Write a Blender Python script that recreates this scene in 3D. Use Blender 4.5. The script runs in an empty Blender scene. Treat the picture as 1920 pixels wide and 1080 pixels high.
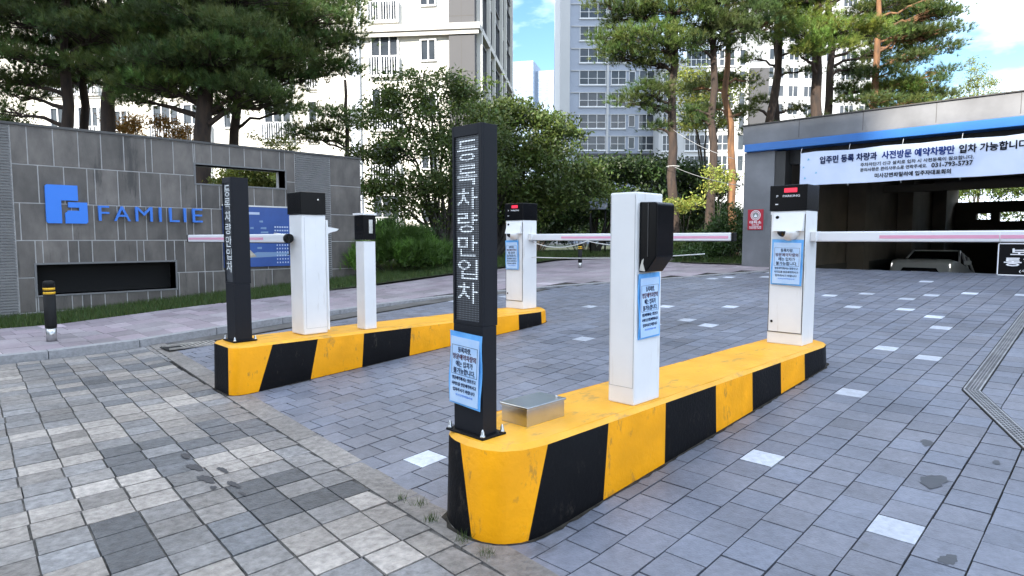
import bpy, math, random
import numpy as np
from mathutils import Vector, Matrix
R = math.radians
SC = bpy.context.scene
COL = SC.collection
# ------------------------------------------------------------------ camera
EYE = 1.4; FPX = 1200.0; YAW = R(44.3); PITCH = math.atan(93/1200)
cd = bpy.data.cameras.new('camera'); cam = bpy.data.objects.new('camera', cd); COL.objects.link(cam)
cd.sensor_width = 36; cd.lens = FPX/1920*36; cd.clip_end = 2000; cd.clip_start = .05
cam.location = (0, 0, EYE); cam.rotation_euler = (R(90)-PITCH, 0, YAW-R(90))
SC.camera = cam
# ------------------------------------------------------------------ sky and sun
SUN_EL, SUN_AZ = R(30), R(195)
w = bpy.data.worlds.new('World'); SC.world = w; w.use_nodes = True
nt = w.node_tree; N = nt.nodes; L = nt.links; bg = N['Background']
sky = N.new('ShaderNodeTexSky'); sky.sky_type = 'NISHITA'; sky.sun_disc = False
sky.sun_elevation = SUN_EL; sky.sun_rotation = R(90)-SUN_AZ; sky.air_density = 1.1; sky.dust_density = .6; sky.ozone_density = 1.2
tc = N.new('ShaderNodeTexCoord'); mp = N.new('ShaderNodeMapping'); mp.inputs['Scale'].default_value = (1, 1, 2.6); mp.inputs['Location'].default_value = (.35, .1, .2)
nz = N.new('ShaderNodeTexNoise'); nz.inputs['Scale'].default_value = 2.3; nz.inputs['Detail'].default_value = 7; nz.inputs['Roughness'].default_value = .52
rp = N.new('ShaderNodeValToRGB'); rp.color_ramp.elements[0].position = .44; rp.color_ramp.elements[1].position = .58
mx = N.new('ShaderNodeMixRGB'); mx.inputs['Color2'].default_value = (7.2, 8.0, 9.2, 1)
L.new(tc.outputs['Generated'], mp.inputs['Vector']); L.new(mp.outputs['Vector'], nz.inputs['Vector']); L.new(nz.outputs['Fac'], rp.inputs['Fac'])
L.new(rp.outputs['Color'], mx.inputs['Fac']); hs = N.new('ShaderNodeHueSaturation'); hs.inputs['Saturation'].default_value = 1.25; hs.inputs['Value'].default_value = .62; L.new(sky.outputs['Color'], hs.inputs['Color']); L.new(hs.outputs['Color'], mx.inputs['Color1']); L.new(mx.outputs['Color'], bg.inputs['Color'])
bg.inputs['Strength'].default_value = .15
sd = bpy.data.lights.new('sun', 'SUN'); so = bpy.data.objects.new('sun', sd); COL.objects.link(so)
sd.energy = 4.2; sd.angle = R(.5); sd.color = (1, .93, .82)
sv = Vector((math.cos(SUN_EL)*math.cos(SUN_AZ), math.cos(SUN_EL)*math.sin(SUN_AZ), math.sin(SUN_EL)))
so.rotation_euler = (-sv).to_track_quat('-Z', 'Y').to_euler(); so.location = sv*60
SC.view_settings.view_transform = 'Standard'; SC.view_settings.look = 'None'; SC.view_settings.gamma = 1
SC.view_settings.exposure = 1.5
# ------------------------------------------------------------------ helpers
def ray(px, py):
    fw = np.array([math.cos(YAW)*math.cos(PITCH), math.sin(YAW)*math.cos(PITCH), -math.sin(PITCH)])
    rt = np.array([math.sin(YAW), -math.cos(YAW), 0.]); up = np.cross(rt, fw)
    return fw + rt*(px-960)/FPX + up*(540-py)/FPX
def spot(px, Z):                       # ground point seen in column px at depth Z
    d = ray(px, 447); return d[0]*Z, d[1]*Z
def P3(px, py, Z):
    d = ray(px, py); k = Z/(d[0]*math.cos(YAW)+d[1]*math.sin(YAW)); return Vector((d[0]*k, d[1]*k, EYE+d[2]*k))
SL, X0, X1 = .064, 2.1, 14.0
def gz(x, y=0): return SL*(min(max(x, X0), X1)-X0)
_mats = {}
def mat(name, col, rough=.6, metal=0, var=0, scale=6, bump=0, bscale=40, spec=.5, col2=None, emit=None, attr=False, transl=0, detail=4, stretch=None, big=None, scuff=None):
    if name in _mats: return _mats[name]
    m = bpy.data.materials.new(name); _mats[name] = m; m.use_nodes = True
    n = m.node_tree.nodes; l = m.node_tree.links; b = n['Principled BSDF']
    b.inputs['Base Color'].default_value = (*col, 1); b.inputs['Roughness'].default_value = rough
    b.inputs['Metallic'].default_value = metal; b.inputs['Specular IOR Level'].default_value = spec
    t = n.new('ShaderNodeTexCoord'); vec = t.outputs['Object']
    if stretch:
        q = n.new('ShaderNodeMapping'); q.inputs['Scale'].default_value = stretch; l.new(vec, q.inputs['Vector']); vec = q.outputs['Vector']
    out = None
    if var or col2:
        z = n.new('ShaderNodeTexNoise'); z.inputs['Scale'].default_value = scale; z.inputs['Detail'].default_value = detail; z.inputs['Roughness'].default_value = .6
        l.new(vec, z.inputs['Vector'])
        r = n.new('ShaderNodeValToRGB'); r.color_ramp.elements[0].position = .3; r.color_ramp.elements[1].position = .7
        c2 = col2 if col2 else tuple(min(1, c*(1+var)) for c in col); c1 = col if col2 else tuple(c*(1-var) for c in col)
        r.color_ramp.elements[0].color = (*c1, 1); r.color_ramp.elements[1].color = (*c2, 1)
        l.new(z.outputs['Fac'], r.inputs['Fac']); out = r.outputs['Color']
    if attr:
        a = n.new('ShaderNodeAttribute'); a.attribute_name = 'tone'
        g = n.new('ShaderNodeMixRGB'); g.blend_type = 'MULTIPLY'; g.inputs['Fac'].default_value = 1
        if out: l.new(out, g.inputs['Color1'])
        else: g.inputs['Color1'].default_value = (*col, 1)
        l.new(a.outputs['Color'], g.inputs['Color2']); out = g.outputs['Color']
    def src(): 
        if out: return out
        k = n.new('ShaderNodeRGB'); k.outputs[0].default_value = (*col, 1); return k.outputs[0]
    for spec_ in ([big] if big else []):            # broad soft soiling: (scale, amount)
        z = n.new('ShaderNodeTexNoise'); z.inputs['Scale'].default_value = spec_[0]; z.inputs['Detail'].default_value = 5; z.inputs['Roughness'].default_value = .65; l.new(t.outputs['Object'], z.inputs['Vector'])
        r = n.new('ShaderNodeMapRange'); r.inputs['From Min'].default_value = .35; r.inputs['From Max'].default_value = .65; r.inputs['To Min'].default_value = 1-spec_[1]; r.inputs['To Max'].default_value = 1+spec_[1]*.6; l.new(z.outputs['Fac'], r.inputs['Value'])
        g = n.new('ShaderNodeVectorMath'); g.operation = 'SCALE'; l.new(src(), g.inputs[0]); l.new(r.outputs[0], g.inputs['Scale']); out = g.outputs[0]
    if scuff:                                       # (scale, threshold, colour, strength, stretch) marks with their own outline
        q = n.new('ShaderNodeMapping'); q.inputs['Scale'].default_value = scuff[4]; l.new(t.outputs['Object'], q.inputs['Vector'])
        z = n.new('ShaderNodeTexNoise'); z.inputs['Scale'].default_value = scuff[0]; z.inputs['Detail'].default_value = 8; z.inputs['Roughness'].default_value = .7; l.new(q.outputs[0], z.inputs['Vector'])
        r = n.new('ShaderNodeMapRange'); r.inputs['From Min'].default_value = scuff[1]; r.inputs['From Max'].default_value = scuff[1]+.07; r.inputs['To Max'].default_value = scuff[3]; l.new(z.outputs['Fac'], r.inputs['Value'])
        g = n.new('ShaderNodeMixRGB'); l.new(r.outputs[0], g.inputs['Fac']); l.new(src(), g.inputs['Color1']); g.inputs['Color2'].default_value = (*scuff[2], 1); out = g.outputs['Color']
    if out: l.new(out, b.inputs['Base Color'])
    if bump:
        z = n.new('ShaderNodeTexNoise'); z.inputs['Scale'].default_value = bscale; z.inputs['Detail'].default_value = 5
        l.new(vec, z.inputs['Vector']); u = n.new('ShaderNodeBump'); u.inputs['Strength'].default_value = bump; u.inputs['Distance'].default_value = .01
        l.new(z.outputs['Fac'], u.inputs['Height']); l.new(u.outputs['Normal'], b.inputs['Normal'])
    if emit:
        b.inputs['Emission Color'].default_value = (*emit[:3], 1); b.inputs['Emission Strength'].default_value = emit[3]
    if transl:
        tr = n.new('ShaderNodeBsdfTranslucent'); ms = n.new('ShaderNodeMixShader'); ms.inputs[0].default_value = transl
        if out: l.new(out, tr.inputs['Color'])
        else: tr.inputs['Color'].default_value = (*col, 1)
        l.new(b.outputs[0], ms.inputs[1]); l.new(tr.outputs[0], ms.inputs[2]); l.new(ms.outputs[0], n['Material Output'].inputs['Surface'])
    return m
class MB:
    def __init__(s): s.v = []; s.f = []; s.m = []; s.t = []; s.sm = []
    def face(s, pts, mi=0, tone=None, smooth=False):
        k = len(s.v); s.v += [tuple(p) for p in pts]; s.f.append(tuple(range(k, k+len(pts)))); s.m.append(mi); s.t.append(tone); s.sm.append(smooth); return s
    def box(s, x0, y0, z0, x1, y1, z1, mi=0, tone=None):
        k = len(s.v); s.v += [(x0,y0,z0),(x1,y0,z0),(x1,y1,z0),(x0,y1,z0),(x0,y0,z1),(x1,y0,z1),(x1,y1,z1),(x0,y1,z1)]
        for q in ((3,2,1,0),(4,5,6,7),(0,1,5,4),(1,2,6,5),(2,3,7,6),(3,0,4,7)):
            s.f.append(tuple(k+i for i in q)); s.m.append(mi); s.t.append(tone); s.sm.append(False)
        return s
    def obox(s, o, u, v, n, a, b, c, mi=0):      # oriented box: origin, unit axes, ranges
        o, u, v, n = map(Vector, (o, u, v, n)); k = len(s.v)
        for C in (c[0], c[1]):
            for A, B in ((a[0], b[0]), (a[1], b[0]), (a[1], b[1]), (a[0], b[1])): s.v.append(tuple(o+u*A+v*B+n*C))
        for q in ((3,2,1,0),(4,5,6,7),(0,1,5,4),(1,2,6,5),(2,3,7,6),(3,0,4,7)):
            s.f.append(tuple(k+i for i in q)); s.m.append(mi); s.t.append(None); s.sm.append(False)
        return s
    def tube(s, pts, rad, n=8, mi=0, cap=True, smooth=True):
        pts = [Vector(p) for p in pts]
        if not hasattr(rad, '__len__'): rad = [rad]*len(pts)
        k = len(s.v); ref = None
        for i, p in enumerate(pts):
            d = (pts[min(i+1, len(pts)-1)]-pts[max(i-1, 0)]).normalized()
            if ref is None: ref = d.orthogonal().normalized()
            a = (ref-d*ref.dot(d)); a = a.normalized() if a.length > 1e-5 else d.orthogonal().normalized(); ref = a; b = d.cross(a)
            for j in range(n):
                t = 2*math.pi*j/n; s.v.append(tuple(p+(a*math.cos(t)+b*math.sin(t))*rad[i]))
        for i in range(len(pts)-1):
            for j in range(n):
                s.f.append((k+i*n+j, k+i*n+(j+1)%n, k+(i+1)*n+(j+1)%n, k+(i+1)*n+j)); s.m.append(mi); s.t.append(None); s.sm.append(smooth)
        if cap:
            s.f.append(tuple(k+j for j in reversed(range(n)))); s.f.append(tuple(k+(len(pts)-1)*n+j for j in range(n)))
            s.m += [mi, mi]; s.t += [None, None]; s.sm += [False, False]
        return s
    def lathe(s, cx, cy, prof, n=20, mi=0): # prof [(r,z)]
        return s.tube([(cx, cy, z) for r, z in prof], [max(r, 1e-4) for r, z in prof], n, mi)
    def prism(s, poly, n0, n1, mi=0):            # poly: list of points, extruded from +n0 to +n1 (vectors)
        n0, n1 = Vector(n0), Vector(n1); a = [Vector(p)+n0 for p in poly]; b = [Vector(p)+n1 for p in poly]
        s.face(a[::-1], mi); s.face(b, mi)
        for i in range(len(a)): j = (i+1) % len(a); s.face([a[i], a[j], b[j], b[i]], mi)
        return s
    def build(s, name, mats, parent=None, bevel=0, weld=False, loc=None, seg=2):
        if not isinstance(mats, (list, tuple)): mats = [mats]
        me = bpy.data.meshes.new(name); off = Vector(parent_loc(parent)) if parent else Vector(loc or (0, 0, 0))
        v = np.array(s.v, dtype=float)-np.array(off); me.from_pydata(v.tolist(), [], s.f)
        for m in mats: me.materials.append(m)
        me.polygons.foreach_set('material_index', s.m); me.polygons.foreach_set('use_smooth', s.sm)
        if any(t is not None for t in s.t):
            at = me.attributes.new('tone', 'FLOAT_COLOR', 'FACE')
            at.data.foreach_set('color', np.array([(*(t if t is not None else (1,1,1)), 1) for t in s.t], dtype=np.float32).ravel())
        if weld:
            import bmesh
            b = bmesh.new(); b.from_mesh(me); bmesh.ops.remove_doubles(b, verts=b.verts, dist=1e-4); bmesh.ops.recalc_face_normals(b, faces=b.faces); b.to_mesh(me); b.free()
        o = bpy.data.objects.new(name, me); COL.objects.link(o)
        if parent: o.parent = parent
        else: o.location = off
        if bevel:
            md = o.modifiers.new('bevel', 'BEVEL'); md.width = bevel; md.segments = seg; md.limit_method = 'ANGLE'
        return o
def parent_loc(o):
    l = Vector((0, 0, 0))
    while o: l += o.location; o = o.parent
    return l
def tag(o, label, cat, group=None):
    o['label'] = label; o['category'] = cat
    if group: o['group'] = group
    return o
def struct(o, kind='structure'): o['kind'] = kind; return o
def thing(name, loc, label, cat, group=None):
    o = bpy.data.objects.new(name, None); COL.objects.link(o); o.location = loc; o.empty_display_size = .1; return tag(o, label, cat, group)
def fastmesh(name, verts, nper, mats, parent=None, loc=(0,0,0), tone=None, mi=None):
    """verts (n*nper,3) numpy, every nper consecutive verts form a face"""
    off = np.array(parent_loc(parent) if parent else loc); nf = len(verts)//nper
    me = bpy.data.meshes.new(name); me.vertices.add(len(verts)); me.vertices.foreach_set('co', (verts-off).astype(np.float32).ravel())
    me.loops.add(len(verts)); me.loops.foreach_set('vertex_index', np.arange(len(verts), dtype=np.int32))
    me.polygons.add(nf); me.polygons.foreach_set('loop_start', np.arange(0, len(verts), nper, dtype=np.int32))
    for m in (mats if isinstance(mats, (list, tuple)) else [mats]): me.materials.append(m)
    if tone is not None:
        at = me.attributes.new('tone', 'FLOAT_COLOR', 'FACE'); c = np.ones((nf, 4), dtype=np.float32); c[:, :3] = tone; at.data.foreach_set('color', c.ravel())
    me.update(calc_edges=True); me.validate()
    o = bpy.data.objects.new(name, me); COL.objects.link(o)
    if parent: o.parent = parent
    else: o.location = off
    return o
def text(body, rect, o, right, up, m, parent, name='lettering', depth=.002, bold=0, fill=True, box=None, align='FIT'):
    """rect (u0,v0,u1,v1) along right/up from o; the lettering is stretched to fill it"""
    cu = bpy.data.curves.new('t', 'FONT'); cu.body = body; cu.size = 1; cu.extrude = .001; cu.resolution_u = 2
    to = bpy.data.objects.new('t', cu); COL.objects.link(to); dg = bpy.context.evaluated_depsgraph_get()
    me = bpy.data.meshes.new_from_object(to.evaluated_get(dg)); bpy.data.objects.remove(to); bpy.data.curves.remove(cu)
    n = len(me.vertices); a = np.empty(n*3); me.vertices.foreach_get('co', a); a = a.reshape(-1, 3)
    lo, hi = a.min(0), a.max(0); s = hi-lo; s[s == 0] = 1
    right, up = np.array(right, float), np.array(up, float); nn = np.cross(right, up)
    u = (a[:, 0]-lo[0])/s[0]*(rect[2]-rect[0])+rect[0]; v = (a[:, 1]-lo[1])/s[1]*(rect[3]-rect[1])+rect[1]; q = (a[:, 2]-lo[2])/s[2]*depth
    off = np.array(parent_loc(parent)) if parent else np.zeros(3)
    c = np.array(o, float)+u[:, None]*right+v[:, None]*up+q[:, None]*nn-off
    me.vertices.foreach_set('co', c.ravel()); me.update()
    if bold:                                # thicker strokes: the same outlines again, shifted a little
        import bmesh
        b = bmesh.new(); b.from_mesh(me); src_ = b.verts[:]+b.edges[:]+b.faces[:]; k = bold*abs(rect[3]-rect[1])
        for i, (du, dv) in enumerate(((-k, 0), (k, 0), (0, k), (0, -k))):
            r_ = bmesh.ops.duplicate(b, geom=src_); sh = Vector((right*du+up*dv+nn*.00025*(i+1)).tolist())
            for v_ in r_['geom']:
                if isinstance(v_, bmesh.types.BMVert): v_.co += sh
        b.to_mesh(me); b.free()
    me.name = name; me.materials.clear(); me.materials.append(m)
    ob = bpy.data.objects.new(name, me); COL.objects.link(ob); ob.parent = parent
    return ob
X, Y, Z = (1,0,0), (0,1,0), (0,0,1); NY = (0,-1,0); NX = (-1,0,0)
rng = np.random.default_rng(7); random.seed(7)
# ------------------------------------------------------------------ materials
M_yel = mat('yellow_paint', (.82,.34,.002), .5, spec=.2, var=.07, scale=5, bump=.3, bscale=45, big=(1.2,.12), scuff=(9,.575,(.26,.14,.035),.6,(1,1,.45)))
M_yeltop = mat('yellow_top_skylit', (.90,.46,.045), .45, spec=.35, col2=(.80,.38,.015), scale=4, bump=.3, bscale=30, big=(1.5,.12), scuff=(6,.565,(.40,.24,.08),.6,(.6,1.4,1)))  # sky reflection on the top is put into this lighter yellow
M_blk = mat('black_paint', (.003,.003,.004), .5, spec=.1, var=.3, scale=5, bump=.3, bscale=45, scuff=(11,.60,(.045,.038,.03),.6,(1,1,.5)))
M_white = mat('white_coat', (.80,.80,.80), .35, var=.02, scale=3, big=(2.5,.035), scuff=(7,.60,(.50,.46,.40),.4,(1.6,1.6,.22)))
M_black = mat('black_shell', (.005,.005,.006), .25, spec=.12)
M_blackm = mat('black_matte', (.008,.008,.009), .5, spec=.12)
M_steel = mat('steel', (.55,.55,.54), .28, metal=1, var=.06, scale=8, bump=.05, bscale=20)
M_dark = mat('dark_void', (.004,.004,.004), .9)
M_ink = mat('ink', (.012,.02,.07), .6, spec=.15)
M_inkred = mat('maroon_ink', (.10,.02,.05), .6)
M_paper = mat('notice_paper', (.40,.60,.88), .35, col2=(.58,.72,.90), scale=9)
M_blue = mat('notice_blue', (.08,.34,.78), .3, col2=(.18,.50,.90), scale=14)
M_sign = mat('sign_blue', (.02,.19,.72), .35)
M_wtxt = mat('white_lettering', (.85,.85,.87), .5)
# ------------------------------------------------------------------ ground
GX0, GX1, GY0, GY1 = 14.25, 34.0, -7.5, 5.7       # garage ramp opening
def groundz(x, y):
    z = gz(x)
    if GX0 < x < GX1 and GY0 < y < GY1: z = SL*(X1-X0) - .14*(min(x, 28)-GX0)
    return z
xs = [-600,-60,-20,-6,0,2.1,4,6,8,10,12,14,GX0,GX0+.001,28,GX1-.001,GX1,45,80,200,900]
ys = [-600,-60,-20,GY0,GY0+.001,-3,0,3,GY1-.001,GY1,9,12,16,30,80,200,900]
g = MB()
for i in range(len(xs)-1):
    for j in range(len(ys)-1):
        g.face([(a, b, groundz(a, b)-.03) for a, b in ((xs[i],ys[j]),(xs[i+1],ys[j]),(xs[i+1],ys[j+1]),(xs[i],ys[j+1]))])
struct(g.build('ground', mat('ground_dirt', (.10,.09,.07), .9, var=.3, scale=.8, bump=.4, bscale=8), weld=True))
# paving --------------------------------------------------------------------
def xb(y): return 1.93+.105*(y-2.9)
M_pave = mat('road_paver', (.172,.184,.224), .5, var=.16, scale=26, attr=True, bump=.4, bscale=90, detail=6, big=(.9,.22), scuff=(1.7,.60,(.085,.082,.08),.5,(.45,1,1)))
M_joint = mat('joint_sand', (.014,.014,.016), .95, spec=.1, col2=(.07,.065,.055), scale=7)
M_plaza = mat('plaza_stone', (.228,.216,.207), .55, big=(1.3,.22), scuff=(3.2,.63,(.06,.055,.05),.55,(1,1,1)), var=.36, scale=24, attr=True, bump=.9, bscale=70, detail=7)
M_conc = mat('kerb_granite', (.30,.30,.31), .7, var=.2, scale=20, bump=.5, bscale=80)
def tile(b, c, h, tone, inset=.004):
    inset *= random.uniform(.6, 1.6)
    cx = sum(p[0] for p in c)/4; cy = sum(p[1] for p in c)/4; j = random.uniform(-.0012, .0012)
    q = []
    for x, y in c:
        dx, dy = cx-x, cy-y; d = math.hypot(dx, dy); x += dx/d*inset*1.3; y += dy/d*inset*1.3; q.append((x, y, gz(x)+h+j))
    b.face(q, 1, tone)
    for i in range(4):
        a, e = q[i], q[(i+1) % 4]; b.face([(a[0],a[1],a[2]-.012), (e[0],e[1],e[2]-.012), e, a], 1, tuple(t*.8 for t in tone))
WH = [(2.46,3.16),(3.76,1.51),(3.25,.71),(5.22,1.51),(5.81,4.43),(7.38,4.17),(6.76,1.27),(6.96,1.8),(8.29,1.54),(9.04,1.8),(5.52,2.97),(9.3,2.75),(4.5,4.7),(8.2,5.0),(10.3,3.4),(11,2.2)]
def kl(x): return float(np.interp(x, [-8,6.5,7.6,9.1,10.35,11.2,12.9,13.9,14], [8.97,8.97,8.82,8.21,7.37,6.72,5.72,5.02,4.95])) if x <= 14 else 5.72
def kh(x): return float(np.interp(x, [4, 8], [.095, .014]))
road = MB()
for a, e in ((1.0, 2.1), (2.1, 14), (14, 14.24)):
    road.face([(a,-6.2,gz(a)-.006),(e,-6.2,gz(e)-.006),(e,8.62,gz(e)-.006),(a,8.62,gz(a)-.006)], 0)
y = -6.2; row = 0; TX, TY = .205, .2; whites = set()
rows = []
while y < 8.62-.01:
    rows.append(y); y += TY
yoff = (1.42-(-6.2)) % TY
for r_, yy in enumerate(rows):
    yy += yoff-TY
    x = 1.2+(TX/2 if r_ % 2 else 0)+random.uniform(-.015, .015)
    xe = 14.2
    while x < xe:
        xl = max(x, xb(yy+.1)+.02)
        if x+TX-xl > .03 and yy+TY < kl(x+TX/2)-(.37 if x < 9 else .0):
            cxm, cym = x+TX/2, yy+TY/2
            white = any(abs(cxm-a) < .103 and abs(cym-b_) < .1001 for a, b_ in WH) or (cxm > 6.2 and random.random() < .013)
            if white: w_ = random.uniform(2.6, 3.4); tn = (w_, w_, w_*.93)
            else:
                k = random.gauss(1, .075); u_ = random.uniform(-.03, .03); tn = (k*(1+u_), k, k*(1-u_))
                if random.random() < .05: tn = tuple(t*.82 for t in tn)
            tile(road, [(xl,yy),(x+TX,yy),(x+TX,yy+TY),(xl,yy+TY)], .007, tn)
        x += TX
struct(road.build('road_paving', [M_joint, M_pave]))
# plaza stones (old granite setts, slightly sheared grid)
pl = MB(); pl.face([(-4,-3,-.001),(xb(-3)+.15,-3,-.001),(xb(8.9)+.15,8.9,-.001),(-4,8.9,-.001)], 0)
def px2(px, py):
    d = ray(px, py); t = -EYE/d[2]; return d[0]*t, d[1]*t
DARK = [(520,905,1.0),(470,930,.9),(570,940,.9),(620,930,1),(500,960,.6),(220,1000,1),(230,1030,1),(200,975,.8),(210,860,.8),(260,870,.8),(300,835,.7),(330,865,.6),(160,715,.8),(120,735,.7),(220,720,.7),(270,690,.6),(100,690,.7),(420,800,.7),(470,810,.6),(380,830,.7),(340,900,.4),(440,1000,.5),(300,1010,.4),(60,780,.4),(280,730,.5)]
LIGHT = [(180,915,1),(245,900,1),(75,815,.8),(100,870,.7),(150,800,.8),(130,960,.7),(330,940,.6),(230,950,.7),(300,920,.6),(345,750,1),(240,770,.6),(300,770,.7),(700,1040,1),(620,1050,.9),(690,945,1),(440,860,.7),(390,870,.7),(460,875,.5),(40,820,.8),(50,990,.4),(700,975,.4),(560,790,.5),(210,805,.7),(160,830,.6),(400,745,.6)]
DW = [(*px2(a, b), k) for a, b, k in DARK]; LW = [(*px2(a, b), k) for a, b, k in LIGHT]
y = 3.59-.205*30; k_ = 0
while y < 8.8:
    jit = random.uniform(-.006, .006)
    i = -22
    while True:
        sh = .088*(y-3.59); x = .717+.217*i+sh+jit
        lim = xb(y+.1)-.02
        if x > lim-.04: break
        x1 = min(x+.217, lim)
        cx_, cy_ = (x+x1)/2, y+.1
        k = random.gauss(1, .11)
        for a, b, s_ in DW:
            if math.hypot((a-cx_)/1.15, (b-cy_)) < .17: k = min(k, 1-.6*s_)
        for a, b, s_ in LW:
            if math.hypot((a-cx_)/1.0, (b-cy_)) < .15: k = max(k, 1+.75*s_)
        if cx_ < .2 or cy_ > 7: k *= random.choice((.75, 1, 1, 1.2))
        wm = random.uniform(-.02, .05)
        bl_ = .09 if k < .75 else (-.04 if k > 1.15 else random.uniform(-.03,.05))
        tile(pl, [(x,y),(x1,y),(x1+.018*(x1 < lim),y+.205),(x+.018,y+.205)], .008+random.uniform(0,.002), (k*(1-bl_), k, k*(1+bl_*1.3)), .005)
        i += 1
    y += .205; k_ += 1
# border strip of long granite slabs
y = -3
while y < 8.6:
    h = random.uniform(.6, .7)
    k = random.gauss(1.0, .06)
    tile(pl, [(xb(y)-.01,y),(xb(y)+.165,y),(xb(y+h)+.165,y+h),(xb(y+h)-.01,y+h)], .009, (k*1.02,k,k*.97), .004); y += h
struct(pl.build('plaza_paving', [mat('plaza_joint', (.012,.012,.013), .95, spec=.1, col2=(.20,.19,.175), scale=5, detail=6), M_plaza]))
# sidewalk, kerb, gutter
sw = MB(); SWY = 9.13
def strip(b, x0, x1, y0, y1, h, mi=0, tone=None):
    br = [x0]+[c for c in (X0, X1) if x0 < c < x1]+[x1]
    for a, c in zip(br, br[1:]): b.face([(a,y0,gz(a)+h),(c,y0,gz(c)+h),(c,y1,gz(c)+h),(a,y1,gz(a)+h)], mi, tone)
xs_ = list(np.arange(-8, 14, .5))+[14, 14.001, 20, 32]
for a, c in zip(xs_, xs_[1:]): sw.face([(a,kl(a)+.13,gz(a)+kh(a)-.012),(c,kl(c)+.13,gz(c)+kh(c)-.012),(c,11.76,gz(c)+kh(c)-.012),(a,11.76,gz(a)+kh(a)-.012)], 0)
yy = SWY-.44*9
while yy < 11.7:
    x = -8+random.uniform(0, .3)
    while x < 30:
        if yy > kl(x+.15)+.12:
            k = random.gauss(1, .10); pk = random.uniform(0, .1)
            if random.random() < .03: k = 1.6
            tile(sw, [(x,yy),(x+.3,yy),(x+.3,min(yy+.44, 11.75)),(x,min(yy+.44, 11.75))], kh(x+.15)-.002, (k*(1+pk),k,k*(1+pk*.6)), .003)
        x += .3
    yy += .44
struct(sw.build('sidewalk', [M_joint, mat('walk_block', (.29,.265,.28), .6, var=.12, scale=22, attr=True, bump=.3, bscale=60, big=(.8,.2))]))
kb = MB(); x = -8
while x < 13.7:
    x1 = x+(.95 if x < 7 else .75)
    a, c = Vector((x+.005, kl(x), 0)), Vector((x1-.005, kl(x1), 0)); d = (c-a).normalized(); nr = Vector((-d.y, d.x, 0))*.155
    za, zc = gz(a.x)+kh(a.x)+.002, gz(c.x)+kh(c.x)+.002
    P_ = [(a.x,a.y),(c.x,c.y),(c.x+nr.x,c.y+nr.y),(a.x+nr.x,a.y+nr.y)]; zz_ = [za, zc, zc, za]
    kb.face([(*p, z) for p, z in zip(P_, zz_)])
    for i in range(4):
        j = (i+1) % 4; kb.face([(*P_[i], zz_[i]-.14), (*P_[j], zz_[j]-.14), (*P_[j], zz_[j]), (*P_[i], zz_[i])])
    x = x1
struct(kb.build('kerb', M_conc, bevel=.012, weld=False))
gu = MB()
for a, c in zip(np.arange(1.5, 9, .5), np.arange(2, 9.5, .5)): gu.face([(a,kl(a)-.40,gz(a)+.001),(c,kl(c)-.40,gz(c)+.001),(c,kl(c),gz(c)+.001),(a,kl(a),gz(a)+.001)])
struct(gu.build('gutter', mat('gutter_concrete', (.10,.095,.09), .75, var=.45, scale=3, bump=.4, bscale=40)))
lw = MB(); strip(lw, -10, 60, 11.76, 17, .05); strip(lw, 11, 60, 8.7, 11.76, .03) if False else None
struct(lw.build('lawn_soil', mat('lawn_soil', (.045,.055,.022), .95, var=.5, scale=5, bump=.6, bscale=20)))
l2 = MB(); l2.face([(14.5,6.45,gz(14)+.04),(60,6.45,gz(14)+.04),(60,9.3,gz(14)+.04),(16.6,9.3,gz(14)+.04),(14.6,8.3,gz(14)+.04)])
l2.face([(24,8.9,gz(14)+.03),(60,8.9,gz(14)+.03),(60,40,gz(14)+.03),(24,40,gz(14)+.03)])
struct(l2.build('planting_bed', _mats['lawn_soil']))
# stains
st = MB()
def blob(b, cx, cy, rx, ry, h, n=36, mi=0):
    n = 48; ph = [random.uniform(0, 6.283) for _ in range(4)]
    rr = [1+.16*math.sin(2*6.283*i/n+ph[0])+.12*math.sin(3*6.283*i/n+ph[1])+.09*math.sin(7*6.283*i/n+ph[2])+.05*math.sin(13*6.283*i/n+ph[3]) for i in range(n)]
    b.face([(cx+rx*rr[i]*math.cos(6.283*i/n), cy+ry*rr[i]*math.sin(6.283*i/n), gz(cx+rx*math.cos(6.283*i/n))+h) for i in range(n)], mi)
for a in ((1750,905,.055,.05),(1738,833,.035,.028),(1868,870,.02,.016),(1778,1053,.03,.025)):
    d = ray(a[0], a[1]); t = (EYE+SL*X0)/(SL*d[0]-d[2]); blob(st, d[0]*t, d[1]*t, a[2]*1.6, a[3]*1.2, .0095)
struct(st.build('road_stain', mat('stain', (.055,.06,.07), .5)))
sp = MB()
for a in ((348,858,.020,.07),(366,880,.028,.085),(386,902,.032,.075),(400,918,.015,.03),(418,885,.02,.06),(438,912,.016,.075),(455,930,.012,.04)):
    x, y = px2(a[0], a[1]); blob(sp, x, y, a[2], a[3], .0135, 14)
struct(sp.build('plaza_stain', mat('stain2', (.04,.042,.05), .6, bump=.5)))
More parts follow.
